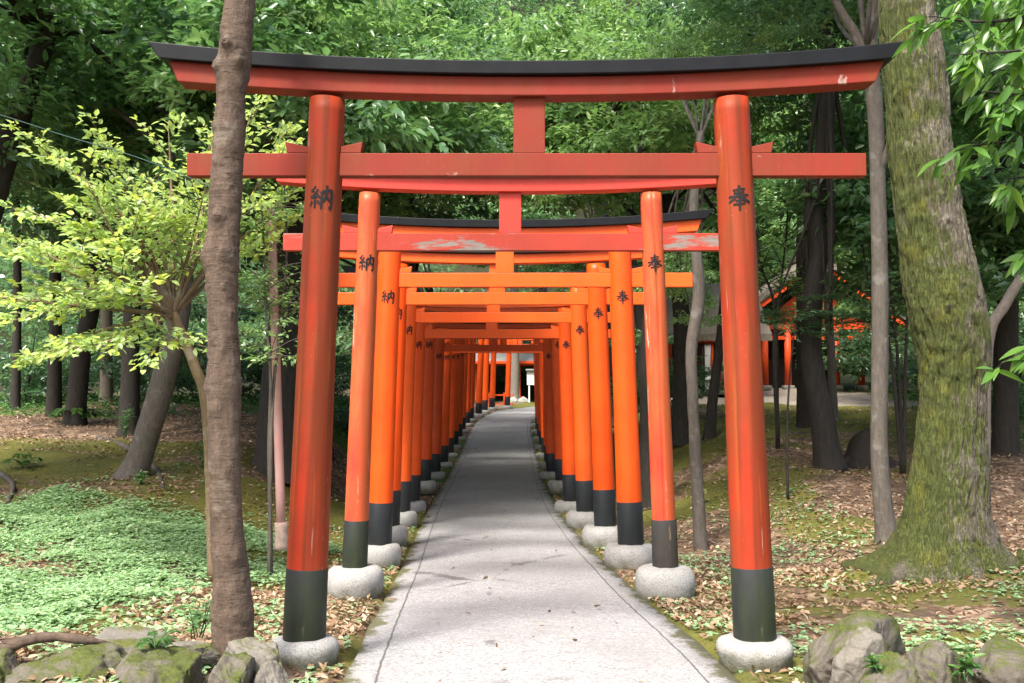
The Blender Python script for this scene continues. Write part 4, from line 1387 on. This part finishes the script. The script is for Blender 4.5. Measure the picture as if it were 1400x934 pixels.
# ---- long leaved branches at the upper right
def long_leaf_tree():
    base = (4.35, 6.4)
    z = gz(*base) - .04
    root = thing('tree', 'tree at the right edge with long narrow drooping leaves hanging in from above', 'tree', (base[0], base[1], z))
    o = np.array([base[0], base[1], z])
    rs = np.random.RandomState(15)
    b = MB()
    b.tube([np.zeros(3), np.array([0.05, 0, 2]), np.array([.0, .05, 4]), np.array([-.1, .1, 6])], [.12, .1, .08, .05], 12, 6, .05)
    P, D, N, T, LL = [], [], [], [], []
    ends = [((1500, 20, 6.3), (1350, 30, 6.0), (1272, 22, 5.8)), ((1500, 60, 6.3), (1390, 70, 5.9), (1300, 75, 5.7)), ((1510, 120, 6.3), (1420, 130, 6.0), (1345, 125, 5.8)), ((1510, 200, 6.4), (1420, 190, 6.1), (1330, 200, 6.0)),
            ((1520, -30, 6.4), (1420, -20, 6.1), (1330, -10, 6.0)), ((1510, 250, 6.4), (1440, 240, 6.2), (1370, 245, 6.1)), ((1510, -100, 6.5), (1400, -60, 6.4), (1300, -60, 6.3)), ((1520, 100, 6.5), (1450, 90, 6.3), (1385, 95, 6.2)),
            ((1510, 30, 6.6), (1440, 20, 6.5), (1370, 40, 6.5)), ((1510, 330, 6.6), (1460, 330, 6.4), (1405, 340, 6.3)), ((1515, 500, 6.6), (1460, 470, 6.4), (1400, 480, 6.3))]
    for e in ends:
        pts = [np.array(W(*p)) - o for p in e]
        st = np.array([0, .0, pts[0][2] - .3])
        b.tube([st] + pts, [.03, .018, .009, .003], 7, 6)
        C = catmull([st] + pts, 12)
        for j in range(16):
            k = int(rs.uniform(.40, 1.0) * (len(C) - 1))
            p = C[k]
            q = p + np.array([rs.uniform(-.22, .08), rs.uniform(-.16, .16), rs.uniform(-.20, .03)])
            b.tube([p, (p + q) / 2 + np.array([0, 0, .015]), q], [.004, .003, .0012], 5, 3)
            for i in range(5):
                t_ = rs.uniform(.3, 1)
                P.append(p + (q - p) * t_)
                D.append(np.array([rs.normal(-.55, .45), rs.normal(-.05, .4), rs.normal(-.55, .35)]))
                N.append(np.array([rs.normal(0, .5), -.5 + rs.normal(0, .5), .8]))
                T.append(np.clip(rs.normal(.55, .25), 0, 1))
                LL.append(rs.uniform(.11, .20))
    LL = np.array(LL)
    P, D, N = np.array(P), nrm(np.array(D)), np.array(N)
    n = len(P)
    Sd = nrm(np.cross(D, N))
    N = np.cross(Sd, D)
    # ten-vertex lance shaped blades that curve down
    ts = np.array([0, .12, .3, .5, .7, .88, 1.0])
    ws = np.array([.06, .55, .95, 1.0, .72, .32, .02])
    V, Fc = [], []
    Wd = LL * .27
    for t_, w in zip(ts, ws):
        c = P + D * (LL * t_)[:, None] - N * (LL * .22 * t_ ** 2)[:, None]
        e = Sd * (Wd * w * .5)[:, None]
        lift = N * (Wd * w * .14)[:, None]
        V += [c - e + lift, c, c + e + lift]
    V = np.stack(V, 1)
    m = V.shape[1]
    bi = (np.arange(n) * m)[:, None]
    for i in range(len(ts) - 1):
        for k in (0, 1):
            Fc.append(bi + np.array([[3 * i + k, 3 * i + k + 1, 3 * i + 4 + k, 3 * i + 3 + k]]))
    me = mesh_np('crown', V.reshape(-1, 3), np.concatenate(Fc), True, {'tint': np.repeat(T, m)})
    b.build('trunk', M['bark_dark'], root, True)
    link('crown', me, M['leaf_long'], root)


long_leaf_tree()

# ------------------------------------------------------------------ boulders
def boulder(label, c, size, seed, mat, rz=0, planes=9, cut=(.55, .9), flat_top=None):
    bm = bmesh.new()
    bmesh.ops.create_icosphere(bm, subdivisions=6, radius=1)
    rs = np.random.RandomState(seed)
    co = np.array([v.co[:] for v in bm.verts])
    for k in range(planes):
        d = nrm(rs.normal(0, 1, 3))
        if flat_top and k == 0:
            d = nrm(np.array([.08, -.1, 1.0]))
        lim = rs.uniform(*cut)
        s_ = co @ d
        ex = np.maximum(s_ - lim, 0)
        co = co - np.outer(ex * .88, d)
    r = np.linalg.norm(co, axis=1, keepdims=True)
    co = co * (1 + .11 * fbm(co, 1.7, seed, 3)[:, None] + .05 * fbm(co, 5, seed + 5, 4)[:, None] - .05 * np.exp(-(vnoise(co, 2.2, seed + 9) / .07) ** 2)[:, None])
    co = co * np.array(size)
    for v, p in zip(bm.verts, co):
        v.co = p
    for f in bm.faces:
        f.smooth = True
    me = bpy.data.meshes.new('boulder')
    bm.to_mesh(me)
    bm.free()
    o = link('boulder', me, mat, None, c, (0, 0, rz))
    return tag(o, label, 'boulder')


def bat(px, py, Y): return tuple(W(px, py, Y))


boulder('long mossy boulder at the bottom left under the lying root', bat(88, 945, 4.9), (.36, .27, .24), 3, M['boulder'], .1, 8, (.5, .8), True)
boulder('small mossy boulder cut off by the bottom left corner', bat(-8, 925, 4.85), (.14, .16, .12), 4, M['boulder'])
boulder('broad moss topped boulder in the middle of the left row', bat(222, 945, 4.9), (.235, .25, .235), 8, M['boulder'], .3, 9, (.5, .8), True)
boulder('pointed boulder with a bright moss cap in front of the knotted trunk', bat(312, 950, 4.75), (.155, .17, .255), 11, M['boulder'], .5, 11, (.5, .8))
boulder('bare grey boulder beside the left front post, tallest of the left row', bat(345, 920, 4.95), (.17, .2, .225), 21, M['boulder_bare'], .9, 11, (.5, .78))
boulder('low dark boulder leaning on the path side of the grey one', bat(368, 950, 4.8), (.11, .13, .15), 25, M['boulder_bare'], .2, 11, (.5, .78))
boulder('flat grey slab of rock lying behind the left mossy boulders', bat(165, 885, 5.3), (.26, .2, .10), 31, M['boulder_bare'], .0, 8, (.5, .8), True)
boulder('small flat stone between the mossy boulder and the knotted trunk', bat(255, 895, 5.2), (.14, .14, .065), 33, M['boulder_bare'], 1.0, 8, (.5, .8), True)
boulder('large rounded boulder streaked with moss beside the right front post', bat(1165, 915, 5.5), (.36, .3, .30), 41, M['boulder'], .4, 9, (.55, .85))
boulder('pale grey rock leaning against the front of the largest right boulder', bat(1185, 925, 5.0), (.185, .16, .22), 47, M['boulder_bare'], .2, 11, (.5, .75))
boulder('weedy mossy rock at the bottom edge before the right boulders', bat(1215, 945, 4.75), (.19, .15, .17), 49, M['boulder'], 1.2, 9, (.5, .8))
boulder('small round moss covered boulder between the two large right ones', bat(1279, 932, 5.05), (.135, .15, .19), 52, M['boulder'], .2, 5, (.7, .95))
boulder('flat topped dark boulder at the bottom right corner', bat(1378, 930, 5.2), (.30, .24, .24), 57, M['boulder'], -.1, 9, (.5, .75), True)
boulder('grey boulder lying at the foot of the far notice board', tuple(W(716, 551, 61.5)), (.62, .5, .36), 61, M['granite_moss'])
boulder('rough grey stone left of the far notice board, below the last gate', tuple(W(701, 552, 60.2)), (.4, .4, .42), 63, M['granite_moss'])

# a root lying over the left boulders
b = MB()
b.tube([bat(-60, 900, 4.95), bat(0, 888, 4.95), bat(35, 876, 4.97), bat(75, 871, 5.0), bat(115, 875, 5.0), bat(150, 880, 5.05)], [.034, .032, .027, .023, .021, .008], 14, 10, .14, 3)
tag(b.build('root', M['bark_brown'], None, True), 'brown root lying across the top of the left boulders', 'root')

# ------------------------------------------------------------------ pole and cable
def pole():
    Y = 10.2
    p = W(385, 735, Y)
    root = thing('pole', 'thin faded pink pole set in a socket left of the front gate', 'pole', (p.x, Y, p.z))
    top = W(371, 287, Y)
    d = top - p
    b = MB()
    b.tube([(0, 0, 0), tuple(d * .5), tuple(d)], [.046, .044, .042], 20, 4)
    b.build('shaft', M['pink'], root, True)
    b = MB()
    b.tube([(0, 0, -.12), (0, 0, .0), (d.x * .05, 0, .15)], [.068, .066, .062], 20, 3)
    b.build('socket', M['pink_base'], root, True, .0)


pole()
b = MB()
b.tube([bat(-220, 90, 7.0), bat(0, 157, 6.6), bat(90, 186, 6.3), bat(190, 216, 6.0), bat(306, 262, 5.55)], [.003] * 5, 6, 8)
tag(b.build('cable', M['cable'], None, True), 'thin green cable strung from the upper left to the knotted trunk', 'cable')

# stump on the right bank
def stump():
    x, y = XP(1182, 16.5), 16.5
    z = gz(x, y)
    root = thing('stump', 'dark broken tree stump beside the crooked trunk on the right bank', 'stump', (x, y, z - .05))
    b = MB()
    b.tube([(0, 0, 0), (.0, 0, .2), (.03, 0, .45), (.05, 0, .62)], [.42, .30, .24, .06], 20, 6, .34, 4)
    b.build('trunk', M['bark_dark'], root, True)
    for k, q in enumerate([[(-.3, -.1, .12), (-.55, -.25, .02), (-.8, -.3, -.06)], [(.25, -.2, .1), (.45, -.4, .0), (.6, -.5, -.06)]]):
        rb = MB()
        rb.tube(q, [.09, .06, .03], 10, 5, .1)
        rb.build('root', M['bark_dark'], root, True)


stump()
for k, (q, lb) in enumerate([([(135, 600), (170, 612), (196, 630), (215, 645), (222, 668)], 'bare grey root snaking down the left bank toward the leaning trunk'),
                             ([(-15, 640), (8, 655), (18, 668), (10, 690)], 'pale bare root curling at the left edge of the bank')]):
    pts = []
    for px, py in q:
        Yy = 15.5
        for it in range(30):
            w_ = W(px, py, Yy)
            Yy += (w_.z - gz(w_.x, Yy)) * 2.2
            Yy = min(max(Yy, 6), 22)
        w_ = W(px, py, Yy)
        pts.append((w_.x, Yy, gz(w_.x, Yy) + .02))
    b = MB()
    b.tube(pts, np.linspace(.05, .025, len(pts)), 10, 6, .15, k)
    tag(b.build('root', M['bark_grey'], None, True), lb, 'root')

# ------------------------------------------------------------------ shrine buildings at the right
def hall():
    Y = 33.0
    zb = gz(XP(1115, Y), Y)
    x0, x1 = XP(1046, Y), XP(1180, Y)
    root = thing('shrine_hall', 'red shrine hall with a gabled bark roof half hidden behind trees at right', 'shrine hall', ((x0 + x1) / 2, Y, zb))
    hw = (x1 - x0) / 2
    H = 1.95
    xsn = [-hw, -hw + .74, .72, hw - .06]
    for d, rowx in ((0, xsn), (3.2, xsn)):
        for xx in rowx:
            b = MB(); b.lathe([(.11, .12), (.105, H)], 16, (xx, d, 0)); p = b.build('post', M['hall_red'], root, True)
            b = MB(); b.box((xx, d, .04), (.34, .34, .2)); b.build('stone_foot', M['granite'], p, False, .02)
    for q_, s_ in (((0, 0, H + .1), (2 * hw + .9, .2, .2)), ((0, 3.2, H + .1), (2 * hw + .9, .2, .2)), ((0, -.02, H - .28), (2 * hw, .1, .12))):
        b = MB(); b.box(q_, s_); b.build('beam', M['hall_red'], root, False, .01)
    b = MB(); b.prism([(-hw - .1, H + .2), (hw + .1, H + .2), (0, H + 1.55)], 'y', .0, .08); b.build('gable_wall', M['hall_red'], root)
    for s in (-1, 1):
        b = MB(); b.prism([(0, H + 1.98), (s * (hw + 1.15), H - .02), (s * (hw + 1.15), H + .16), (0, H + 2.16)][::s], 'y', -.72, -.62); b.build('bargeboard', M['hall_red'], root)
        b = MB(); b.prism([(0, H + 2.16), (s * (hw + 1.25), H + .14), (s * (hw + 1.25), H + .36), (0, H + 2.42)][::s], 'y', -.78, 4.0); b.build('roof', M['thatch'], root)
    b = MB(); b.box((0, 1.6, H + 2.45), (.34, 4.9, .2)); b.build('ridge', M['thatch'], root, False, .03)
    b = MB(); b.box((0, 3.35, H / 2 + .05), (2 * hw, .1, H)); b.build('back_wall', M['wood_dark'], root)
    b = MB(); b.box((-.3, 1.8, .55), (1.3, .8, 1.0)); b.build('offertory_altar', M['wood_dark'], root, False, .02)


def gallery():
    Y = 30.0
    x0, x1 = XP(898, Y), XP(1012, Y)
    zb = gz((x0 + x1) / 2, Y)
    root = thing('shrine_gallery', 'low red pillared gallery with a wide weathered bark roof behind the right posts', 'gallery', ((x0 + x1) / 2, Y, zb))
    hw = (x1 - x0) / 2
    H = 1.65
    for d in (0, 2.6):
        for xx in (-hw + .1, XP(934, Y) - (x0 + x1) / 2, .35, hw - .1):
            b = MB(); b.box((xx, d, H / 2 + .03), (.15, .15, H - .06)); p = b.build('post', M['hall_red'], root, False, .01)
            b = MB(); b.box((xx, d, .0), (.28, .28, .12)); b.build('stone_foot', M['granite'], p, False, .015)
    for q_ in (0, 2.6):
        b = MB(); b.box((0, q_, H + .08), (2 * hw + .6, .16, .16)); b.build('beam', M['hall_red'], root, False, .01)
    b = MB(); b.prism([(-.95, H - .12), (-.95, H + .08), (1.3, H + 1.75), (3.6, H + .08), (3.6, H - .12), (1.3, H + 1.5)], 'x', -hw - .7, hw + .7); b.build('roof', M['thatch'], root)
    b = MB()
    for k in range(20):
        xx = -hw - .55 + k * (2 * hw + 1.1) / 19
        b.box((xx, -.62, H - .06), (.06, .6, .07))
    b.build('rafters', M['hall_red'], root)
    b = MB(); b.box((0, 2.72, H / 2 + .05), (2 * hw, .08, H)); b.build('back_wall', M['wood_dark'], root)
    b = MB(); b.box((0, 1.4, .08), (2 * hw + .3, 3.0, .16)); b.build('floor_slab', M['granite_moss'], root, False, .02)
    return root


hall()
gallery()


def banner():
    Y = 29.2
    x = XP(970, Y)
    z = gz(x, Y)
    root = thing('banner', 'narrow white banner with a red dotted edge hanging before the gallery', 'banner', (x, Y, z))
    b = MB(); b.tube([(-.19, 0, 0), (-.19, 0, 1.62)], [.016, .014], 8, 2); b.tube([(-.19, 0, 1.55), (.17, 0, 1.55)], [.01, .01], 8, 2); b.build('pole', M['wood_dark'], root, True)
    V, Fc = [], []
    for i in range(20):
        for j in range(5):
            V.append((-.13 + .17 * j / 4, .02 * math.sin(i * .5 + j * .8), 1.5 - 1.3 * i / 19))
    for i in range(19):
        for j in range(4):
            Fc.append((i * 5 + j, i * 5 + j + 1, i * 5 + j + 6, i * 5 + j + 5))
    me = mesh_np('cloth', np.array(V), np.array(Fc), True)
    c = link('cloth', me, M['white'], root)
    md = c.modifiers.new('thick', 'SOLIDIFY'); md.thickness = .004
    b = MB()
    edge = [(.062 + (.018 if k % 2 else -.012), .24 + k * .065) for k in range(20)]
    b.prism([(.108, edge[-1][1]), (.108, edge[0][1])] + edge, 'y', -.03, .03)
    b.build('red_edge', M['hall_red'], root)


banner()

# far end: wash pavilion, fence, notice board
def far_end():
    Y = 64.0
    cx = XP(709, Y)
    z = gz(cx, Y)
    root = thing('roofed_pavilion', 'small open pavilion with a pale grey roof and red posts beyond the path end', 'pavilion', (cx, Y, z))
    for xx, yy_ in ((-2.6, 0), (0, 0), (2.6, 0), (-2.6, 2.6), (0, 2.6), (2.6, 2.6)):
        b = MB(); b.box((xx, yy_, 1.2), (.24, .24, 2.5)); b.build('post', M['hall_red'], root, False, .01)
    b = MB(); b.box((0, -.02, 2.35), (6.0, .18, .2)); b.build('beam', M['hall_red'], root, False, .01)
    b = MB(); b.prism([(-1.2, 2.5), (1.3, 3.7), (3.8, 2.5), (3.8, 2.38), (-1.2, 2.38)], 'x', -3.6, 3.6); b.build('roof', M['roof_grey'], root)
    b = MB(); b.box((0, -1.22, 2.43), (7.1, .05, .16)); b.build('fascia', M['hall_red'], root)

    Y = 59.5
    p = W(723.5, 553, Y)
    root = thing('notice_board', 'white notice board on a single white post beyond the path end', 'notice board', (p.x, Y, gz(p.x, Y)))
    b = MB(); b.box((0, 0, .85), (.09, .09, 1.7)); b.build('post', M['white'], root, False, .01)
    b = MB(); b.box((.18, -.06, 1.42), (.62, .04, .80)); b.build('board', M['white'], root, False, .005)
    b = MB(); b.prism([(-.24, 1.83), (.06, 1.92), (.06, 1.95), (-.26, 1.87)], 'x', -.2, .56); b.build('board_roof', M['roof_grey'], root)

    Y = 51.8
    a, c = W(664, 563, Y), W(693, 560, Y)
    root = thing('low_fence', 'low red rail fence at the left of the path below the last gates', 'fence', (a.x, Y, gz(a.x, Y)))
    L = c.x - a.x
    for xx in (.22, L - .1):
        b = MB(); b.box((xx, 0, .38), (.16, .16, .8)); b.build('post', M['hall_red'], root, False, .01)
    for zz in (.22, .66):
        b = MB(); b.box((L / 2, 0, zz), (L + .7, .06, .07)); b.build('rail', M['hall_red'], root, False, .005)
    tree('tree', 'pale barked tree trunk beside the red pavilion post at the path end', (XP(703, 62), 62), [up(704, 500, 62), up(703, 440, 62), up(704, 300, 62)], [.3, .28, .26, .2], M['bark_pale'],
         [(.2, 62, 11, 1.4, 2, .2)], M['leaf_mid'], seed=71)
    tree('tree', 'dark leafy evergreen behind the far notice board', (XP(745, 67), 67), [up(745, 480, 67), up(745, 380, 67)], [.2, .18, .12], M['bark_dark'], [(2.0, 67, 4.2, 1.1, 0, .2), (-3, 68, 4.5, 1.2, 1, 1.2)], M['leaf_dark'], seed=72)


far_end()

# ------------------------------------------------------------------ ground cover
def in_view(x, y, m=.5): return np.abs(x) < y * .52 + m


def litter():
    rs = np.random.RandomState(91)
    n = 150000
    y = 4.2 * (26 / 4.2) ** rs.rand(n)
    x = rs.uniform(-1, 1, n) * (y * .53 + .5)
    d = np.abs(x - path_x(y))
    P = xy3(x, y)
    cl = .5 + .6 * fbm(P, .8, 41, 3) + .25 * vnoise(P, 4, 2)
    dens = np.clip(cl * 1.25 - .12 - .30 * sstep(.8, 1.4, x) * sstep(9.6, 8.6, y), .07, 1)
    dens = dens * np.where(clover_d(x, y) > .35, .10, 1)
    dens = dens * np.where(d < 1.12, .006, 1) * np.where((d > 1.1) & (d < 1.9), 1.7, 1)
    dens = np.where((x > 3.2) & (y > 8.5) & (y < 19), np.maximum(dens, .75), dens)
    dens = np.where((x < -1.8) & (y > 16), np.maximum(dens, .7), dens)
    dens = np.where((x < -1.3) & (x > -2.9) & (y > 6) & (y < 11), dens + .3, dens)
    dens = np.where(gravel_mask(x, y) > .5, .15, dens)
    k = rs.rand(n) < dens * .72
    x, y = x[k], y[k]
    n = len(x)
    z = np.where(np.abs(x - path_x(y)) < 1.1, path_z(y) + .014, ground_z(x, y) + .006) + rs.rand(n) * .012
    a = rs.rand(n) * 6.283
    D = np.stack([np.cos(a), np.sin(a), rs.normal(.08, .34, n)], -1)
    N = np.stack([rs.normal(0, .5, n), rs.normal(0, .5, n), np.ones(n)], -1)
    LL = .054 * rs.uniform(.45, 1.45, n)
    P = np.stack([x, y, z], -1) - nrm(D) * (LL * .5)[:, None]
    P[:, 2] = np.maximum(P[:, 2], z)
    tint = np.clip(rs.normal(.5, .27, n), 0, 1)
    v, f, tt = leaf_geo(P, D, N, LL, LL * rs.uniform(.35, .55, n), rs.uniform(-.2, .9, (n, 1)), -.05, True, tint)
    tag(link('fallen_leaves', mesh_np('fallen_leaves', v, f, True, {'tint': tt}), M['leaf_litter']), 'brown and pinkish fallen leaves scattered over the ground', 'fallen leaves', kind='stuff')


def clover_d(x, y):
    P = xy3(x, y)
    n = fbm(P, .7, 61, 3)
    e = -2.85 - .12 * (y - 6.5) * (y < 9) - .5 * n
    m = sstep(.25, -.35, x - e) * sstep(5.7, 6.3, y) * sstep(12.9, 11.7, y + .6 * n)
    hole = np.exp(-(((x + 4.9) / .9) ** 2 + ((y - 9.9) / .45) ** 2))
    m = m * (1 - .95 * hole) * np.clip(.95 + 1.1 * fbm(P, 1.3, 83, 3), .12, 1)
    m2 = .7 * sstep(.5, .25, x + 1.9 + .25 * (y - 10)) * sstep(9.3, 10.0, y) * sstep(13, 12, y) * sstep(.2, -.2, -n - .1)
    return np.maximum(m, m2)


def clover():
    rs = np.random.RandomState(95)
    n = 90000
    y = rs.uniform(5.6, 13.0, n)
    x = -rs.uniform(1.6, 7.2, n)
    dd = clover_d(x, y)
    k = (rs.rand(n) < dd) & in_view(x, y, .4)
    x, y = x[k], y[k]
    # light weeds elsewhere
    m = 26000
    y2 = 4.6 * (15 / 4.6) ** rs.rand(m)
    x2 = rs.uniform(-1, 1, m) * (y2 * .53 + .4)
    w = fbm(xy3(x2, y2), .9, 71, 3)
    k2 = (np.abs(x2 - path_x(y2)) > 1.13) & (rs.rand(m) < np.clip(w * 1.2 + .12 + .2 * (x2 > 1), .03, .85)) & ~((x2 > 4.2) & (y2 > 9))
    x, y = np.concatenate([x, x2[k2]]), np.concatenate([y, y2[k2]])
    n = len(x)
    hgt = rs.uniform(.012, .06, n) * np.where(np.arange(n) < n - k2.sum(), 1.2, .6)
    hgt = hgt * np.clip(.8 + .7 * vnoise(xy3(x, y), 2.2, 7), .3, 1.6)
    z = ground_z(x, y) + hgt
    c = np.stack([x, y, z], -1)
    P, D, N, T = [], [], [], []
    a0 = rs.rand(n) * 6.283
    tb = np.clip(rs.normal(.5, .22, n), 0, 1)
    for j in range(3):
        a = a0 + j * 2.094 + rs.normal(0, .2, n)
        P.append(c)
        D.append(np.stack([np.cos(a), np.sin(a), rs.normal(.1, .25, n)], -1))
        N.append(np.stack([rs.normal(0, .25, n), rs.normal(0, .25, n), np.ones(n)], -1))
        T.append(np.clip(tb + rs.normal(0, .1, n), 0, 1))
    P, D, N, T = map(np.concatenate, (P, D, N, T))
    LL = .034 * rs.uniform(.6, 1.3, len(P))
    v, f, tt = leaf_geo(P, D, N, LL, LL * .85, .25, .1, True, T)
    tag(link('clover', mesh_np('clover', v, f, True, {'tint': tt}), M['leaf_clover']), 'bright green clover and small weeds carpeting the ground, thickest at left', 'ground cover', kind='stuff')


litter()
clover()


def grass_area():
    rs = np.random.RandomState(99)
    n = 26000
    y = rs.uniform(18, 34, n)
    x = rs.uniform(-1, 1, n) * (y * .53)
    g = green_mask(x, y)
    k = (rs.rand(n) < g) & (np.abs(x - path_x(y)) > 2.2)
    x, y = x[k], y[k]
    n = len(x)
    z = ground_z(x, y)
    P = np.stack([x, y, z + rs.rand(n) * .12], -1)
    a = rs.rand(n) * 6.283
    D = np.stack([np.cos(a), np.sin(a), rs.uniform(.1, 1.3, n)], -1)
    N = np.stack([rs.normal(0, .4, n), rs.normal(0, .4, n), np.ones(n)], -1)
    LL = .16 * rs.uniform(.5, 1.3, n)
    v, f, tt = leaf_geo(P, D, N, LL, LL * .32, .3, .3, True)
    tag(link('undergrowth', mesh_np('undergrowth', v, f, True, {'tint': tt}), M['leaf_grass']), 'low green undergrowth on the ground between the far trunks', 'undergrowth', kind='stuff')


grass_area()


def fern(label, base, size, seed, n=7, z=None, name='fern', cat='fern', mat='leaf_grass'):
    rs = np.random.RandomState(seed)
    zb = gz(*base) if z is None else z
    root = thing(name, label, cat, (base[0], base[1], zb))
    P, D, N = [], [], []
    b = MB()
    for k in range(n):
        a = k * 6.283 / n + rs.normal(0, .3)
        d = np.array([math.cos(a), math.sin(a), 0])
        ln = size * rs.uniform(.7, 1.2)
        pts = [np.zeros(3), d * ln * .35 + np.array([0, 0, ln * .45]), d * ln * .75 + np.array([0, 0, ln * .55]), d * ln + np.array([0, 0, ln * .4])]
        b.tube(pts, [.004, .003, .002, .001], 5, 4)
        C = catmull(pts, 8)
        for i in range(3, len(C)):
            tn = nrm(C[min(i + 1, len(C) - 1)] - C[i - 1])
            sd = nrm(np.cross(tn, [0, 0, 1.0]))
            for s_ in (-1, 1):
                P.append(C[i]); D.append(sd * s_ + tn * .45); N.append(np.array([0, 0, 1.0]) + rs.normal(0, .15, 3))
    b.build('stems', M['leaf_grass'], root, True)
    n_ = len(P)
    LL = size * .24 * rs.uniform(.8, 1.1, n_)
    v, f, tt = leaf_geo(np.array(P), np.array(D), np.array(N), LL, LL * .3, .2, .2, True)
    link('fronds', mesh_np('fronds', v, f, True, {'tint': tt}), M[mat], root)


def ground_at(px, py, Y0=12):
    Yy = Y0
    for it in range(40):
        w_ = W(px, py, Yy)
        Yy += (w_.z - gz(w_.x, Yy)) * 2
        Yy = min(max(Yy, 4), 30)
    return (W(px, py, Yy).x, Yy)


fern('small fern on the mossy bank near the left edge', ground_at(32, 640), .3, 1)
fern('fern growing under the dark leaning trunk at left', ground_at(105, 580, 17), .5, 2, 9)
fern('tiny fern sprouting between the left boulders', (W(212, 885, 5.0).x, 5.0), .12, 3, 6, W(212, 889, 5.0).z)
fern('bushy dwarf bamboo patch behind the mossy trunk at the right edge', ground_at(1368, 560, 17), .75, 5, 16, name='bamboo_grass', cat='plant')
fern('light green leafy clump beside the right edge beyond the mossy trunk', ground_at(1395, 548, 18), .8, 6, 16, name='bamboo_grass', cat='plant')


def sprout(label, base, n, h, seed, leafL=.06, z=None, mat='leaf_mid', droop=.2):
    rs = np.random.RandomState(seed)
    zb = gz(*base) if z is None else z
    root = thing('sprouting_plant', label, 'plant', (base[0], base[1], zb))
    b = MB()
    P, D, N = [], [], []
    for k in range(n):
        a = rs.rand() * 6.28
        e = np.array([math.cos(a) * h * .35 * rs.rand(), math.sin(a) * h * .35 * rs.rand(), h * rs.uniform(.6, 1.1)])
        s_ = np.array([rs.normal(0, .02), rs.normal(0, .02), 0])
        b.tube([s_, (s_ + e) / 2 + rs.normal(0, .01, 3), e], [.004, .003, .0015], 5, 4)
        for i in range(7):
            t_ = rs.uniform(.35, 1)
            aa = rs.rand() * 6.28
            P.append(s_ + (e - s_) * t_); D.append(np.array([math.cos(aa), math.sin(aa), rs.normal(.35, .35)])); N.append(np.array([rs.normal(0, .3), rs.normal(0, .3), 1.0]))
    b.build('stems', M['leaf_grass'], root, True)
    LL = leafL * rs.uniform(.6, 1.3, len(P))
    v, f, tt = leaf_geo(np.array(P), np.array(D), np.array(N), LL, LL * .36, .3, droop, True)
    link('leaves', mesh_np('leaves', v, f, True, {'tint': tt}), M[mat], root)


sprout('upright dark green sprout at the foot of the knotted trunk', (W(272, 850, 5.6).x, 5.6), 7, .26, 1, .07)
sprout('leafy sprout at the foot of the curved grey trunk', ground_at(955, 690), 12, .3, 2, .08, mat='leaf_light')
sprout('leafy green plant growing by the leaning grey trunk', ground_at(170, 600, 15), 14, .55, 3, .1)
sprout('green weed between the small round boulder and the corner boulder', (W(1325, 915, 4.9).x, 4.9), 6, .12, 4, .07, W(1325, 930, 4.9).z, 'leaf_grass')
sprout('tiny weed growing on the pale grey rock', (W(1192, 915, 4.72).x, 4.72), 4, .07, 5, .05, W(1192, 920, 4.72).z, 'leaf_grass')
sprout('few green sprigs on the left bank behind the knotted trunk', ground_at(278, 640, 14), 8, .35, 6, .09)
sprout('small leafy plant at the base of the leaning trunk', ground_at(192, 662, 14), 9, .16, 7, .08, mat='leaf_light')

# ------------------------------------------------------------------ light
SUN_EL, SUN_AZ = R(54), R(209)           # azimuth clockwise from +y: behind the camera, a little to the left
wd = bpy.data.worlds.new("World")
S.world = wd
wd.use_nodes = True
nt = wd.node_tree
nt.nodes.clear()
sky = nt.nodes.new('ShaderNodeTexSky')
sky.sky_type = 'NISHITA'
sky.sun_disc = False
sky.sun_elevation = SUN_EL
sky.sun_rotation = SUN_AZ
sky.air_density = 1.0
sky.dust_density = 5.0
bg = nt.nodes.new('ShaderNodeBackground')
bg.inputs[1].default_value = .135
wo = nt.nodes.new('ShaderNodeOutputWorld')
nt.links.new(sky.outputs[0], bg.inputs[0])
nt.links.new(bg.outputs[0], wo.inputs[0])
sl = bpy.data.lights.new('sun', 'SUN')
sl.energy = 2.6
sl.angle = R(13.0)
sl.color = (1.0, .965, .91)
so = bpy.data.objects.new('sun', sl)
COL.objects.link(so)
d = Vector((math.sin(SUN_AZ) * math.cos(SUN_EL), math.cos(SUN_AZ) * math.cos(SUN_EL), math.sin(SUN_EL)))
so.rotation_euler = d.to_track_quat('Z', 'Y').to_euler()
so.location = (0, 0, 20)

S.view_settings.view_transform = 'Standard'
S.view_settings.look = 'None'
S.view_settings.exposure = 1.6
S.view_settings.gamma = 1
S.view_settings.use_curve_mapping = False
S.cycles.max_bounces = 8
S.cycles.diffuse_bounces = 4
S.cycles.glossy_bounces = 3
S.cycles.transmission_bounces = 4
S.cycles.use_denoising = True
S.cycles.denoiser = 'OPENIMAGEDENOISE'
S.cycles.sample_clamp_indirect = 6
S.cycles.use_adaptive_sampling = True
S.cycles.adaptive_threshold = .015
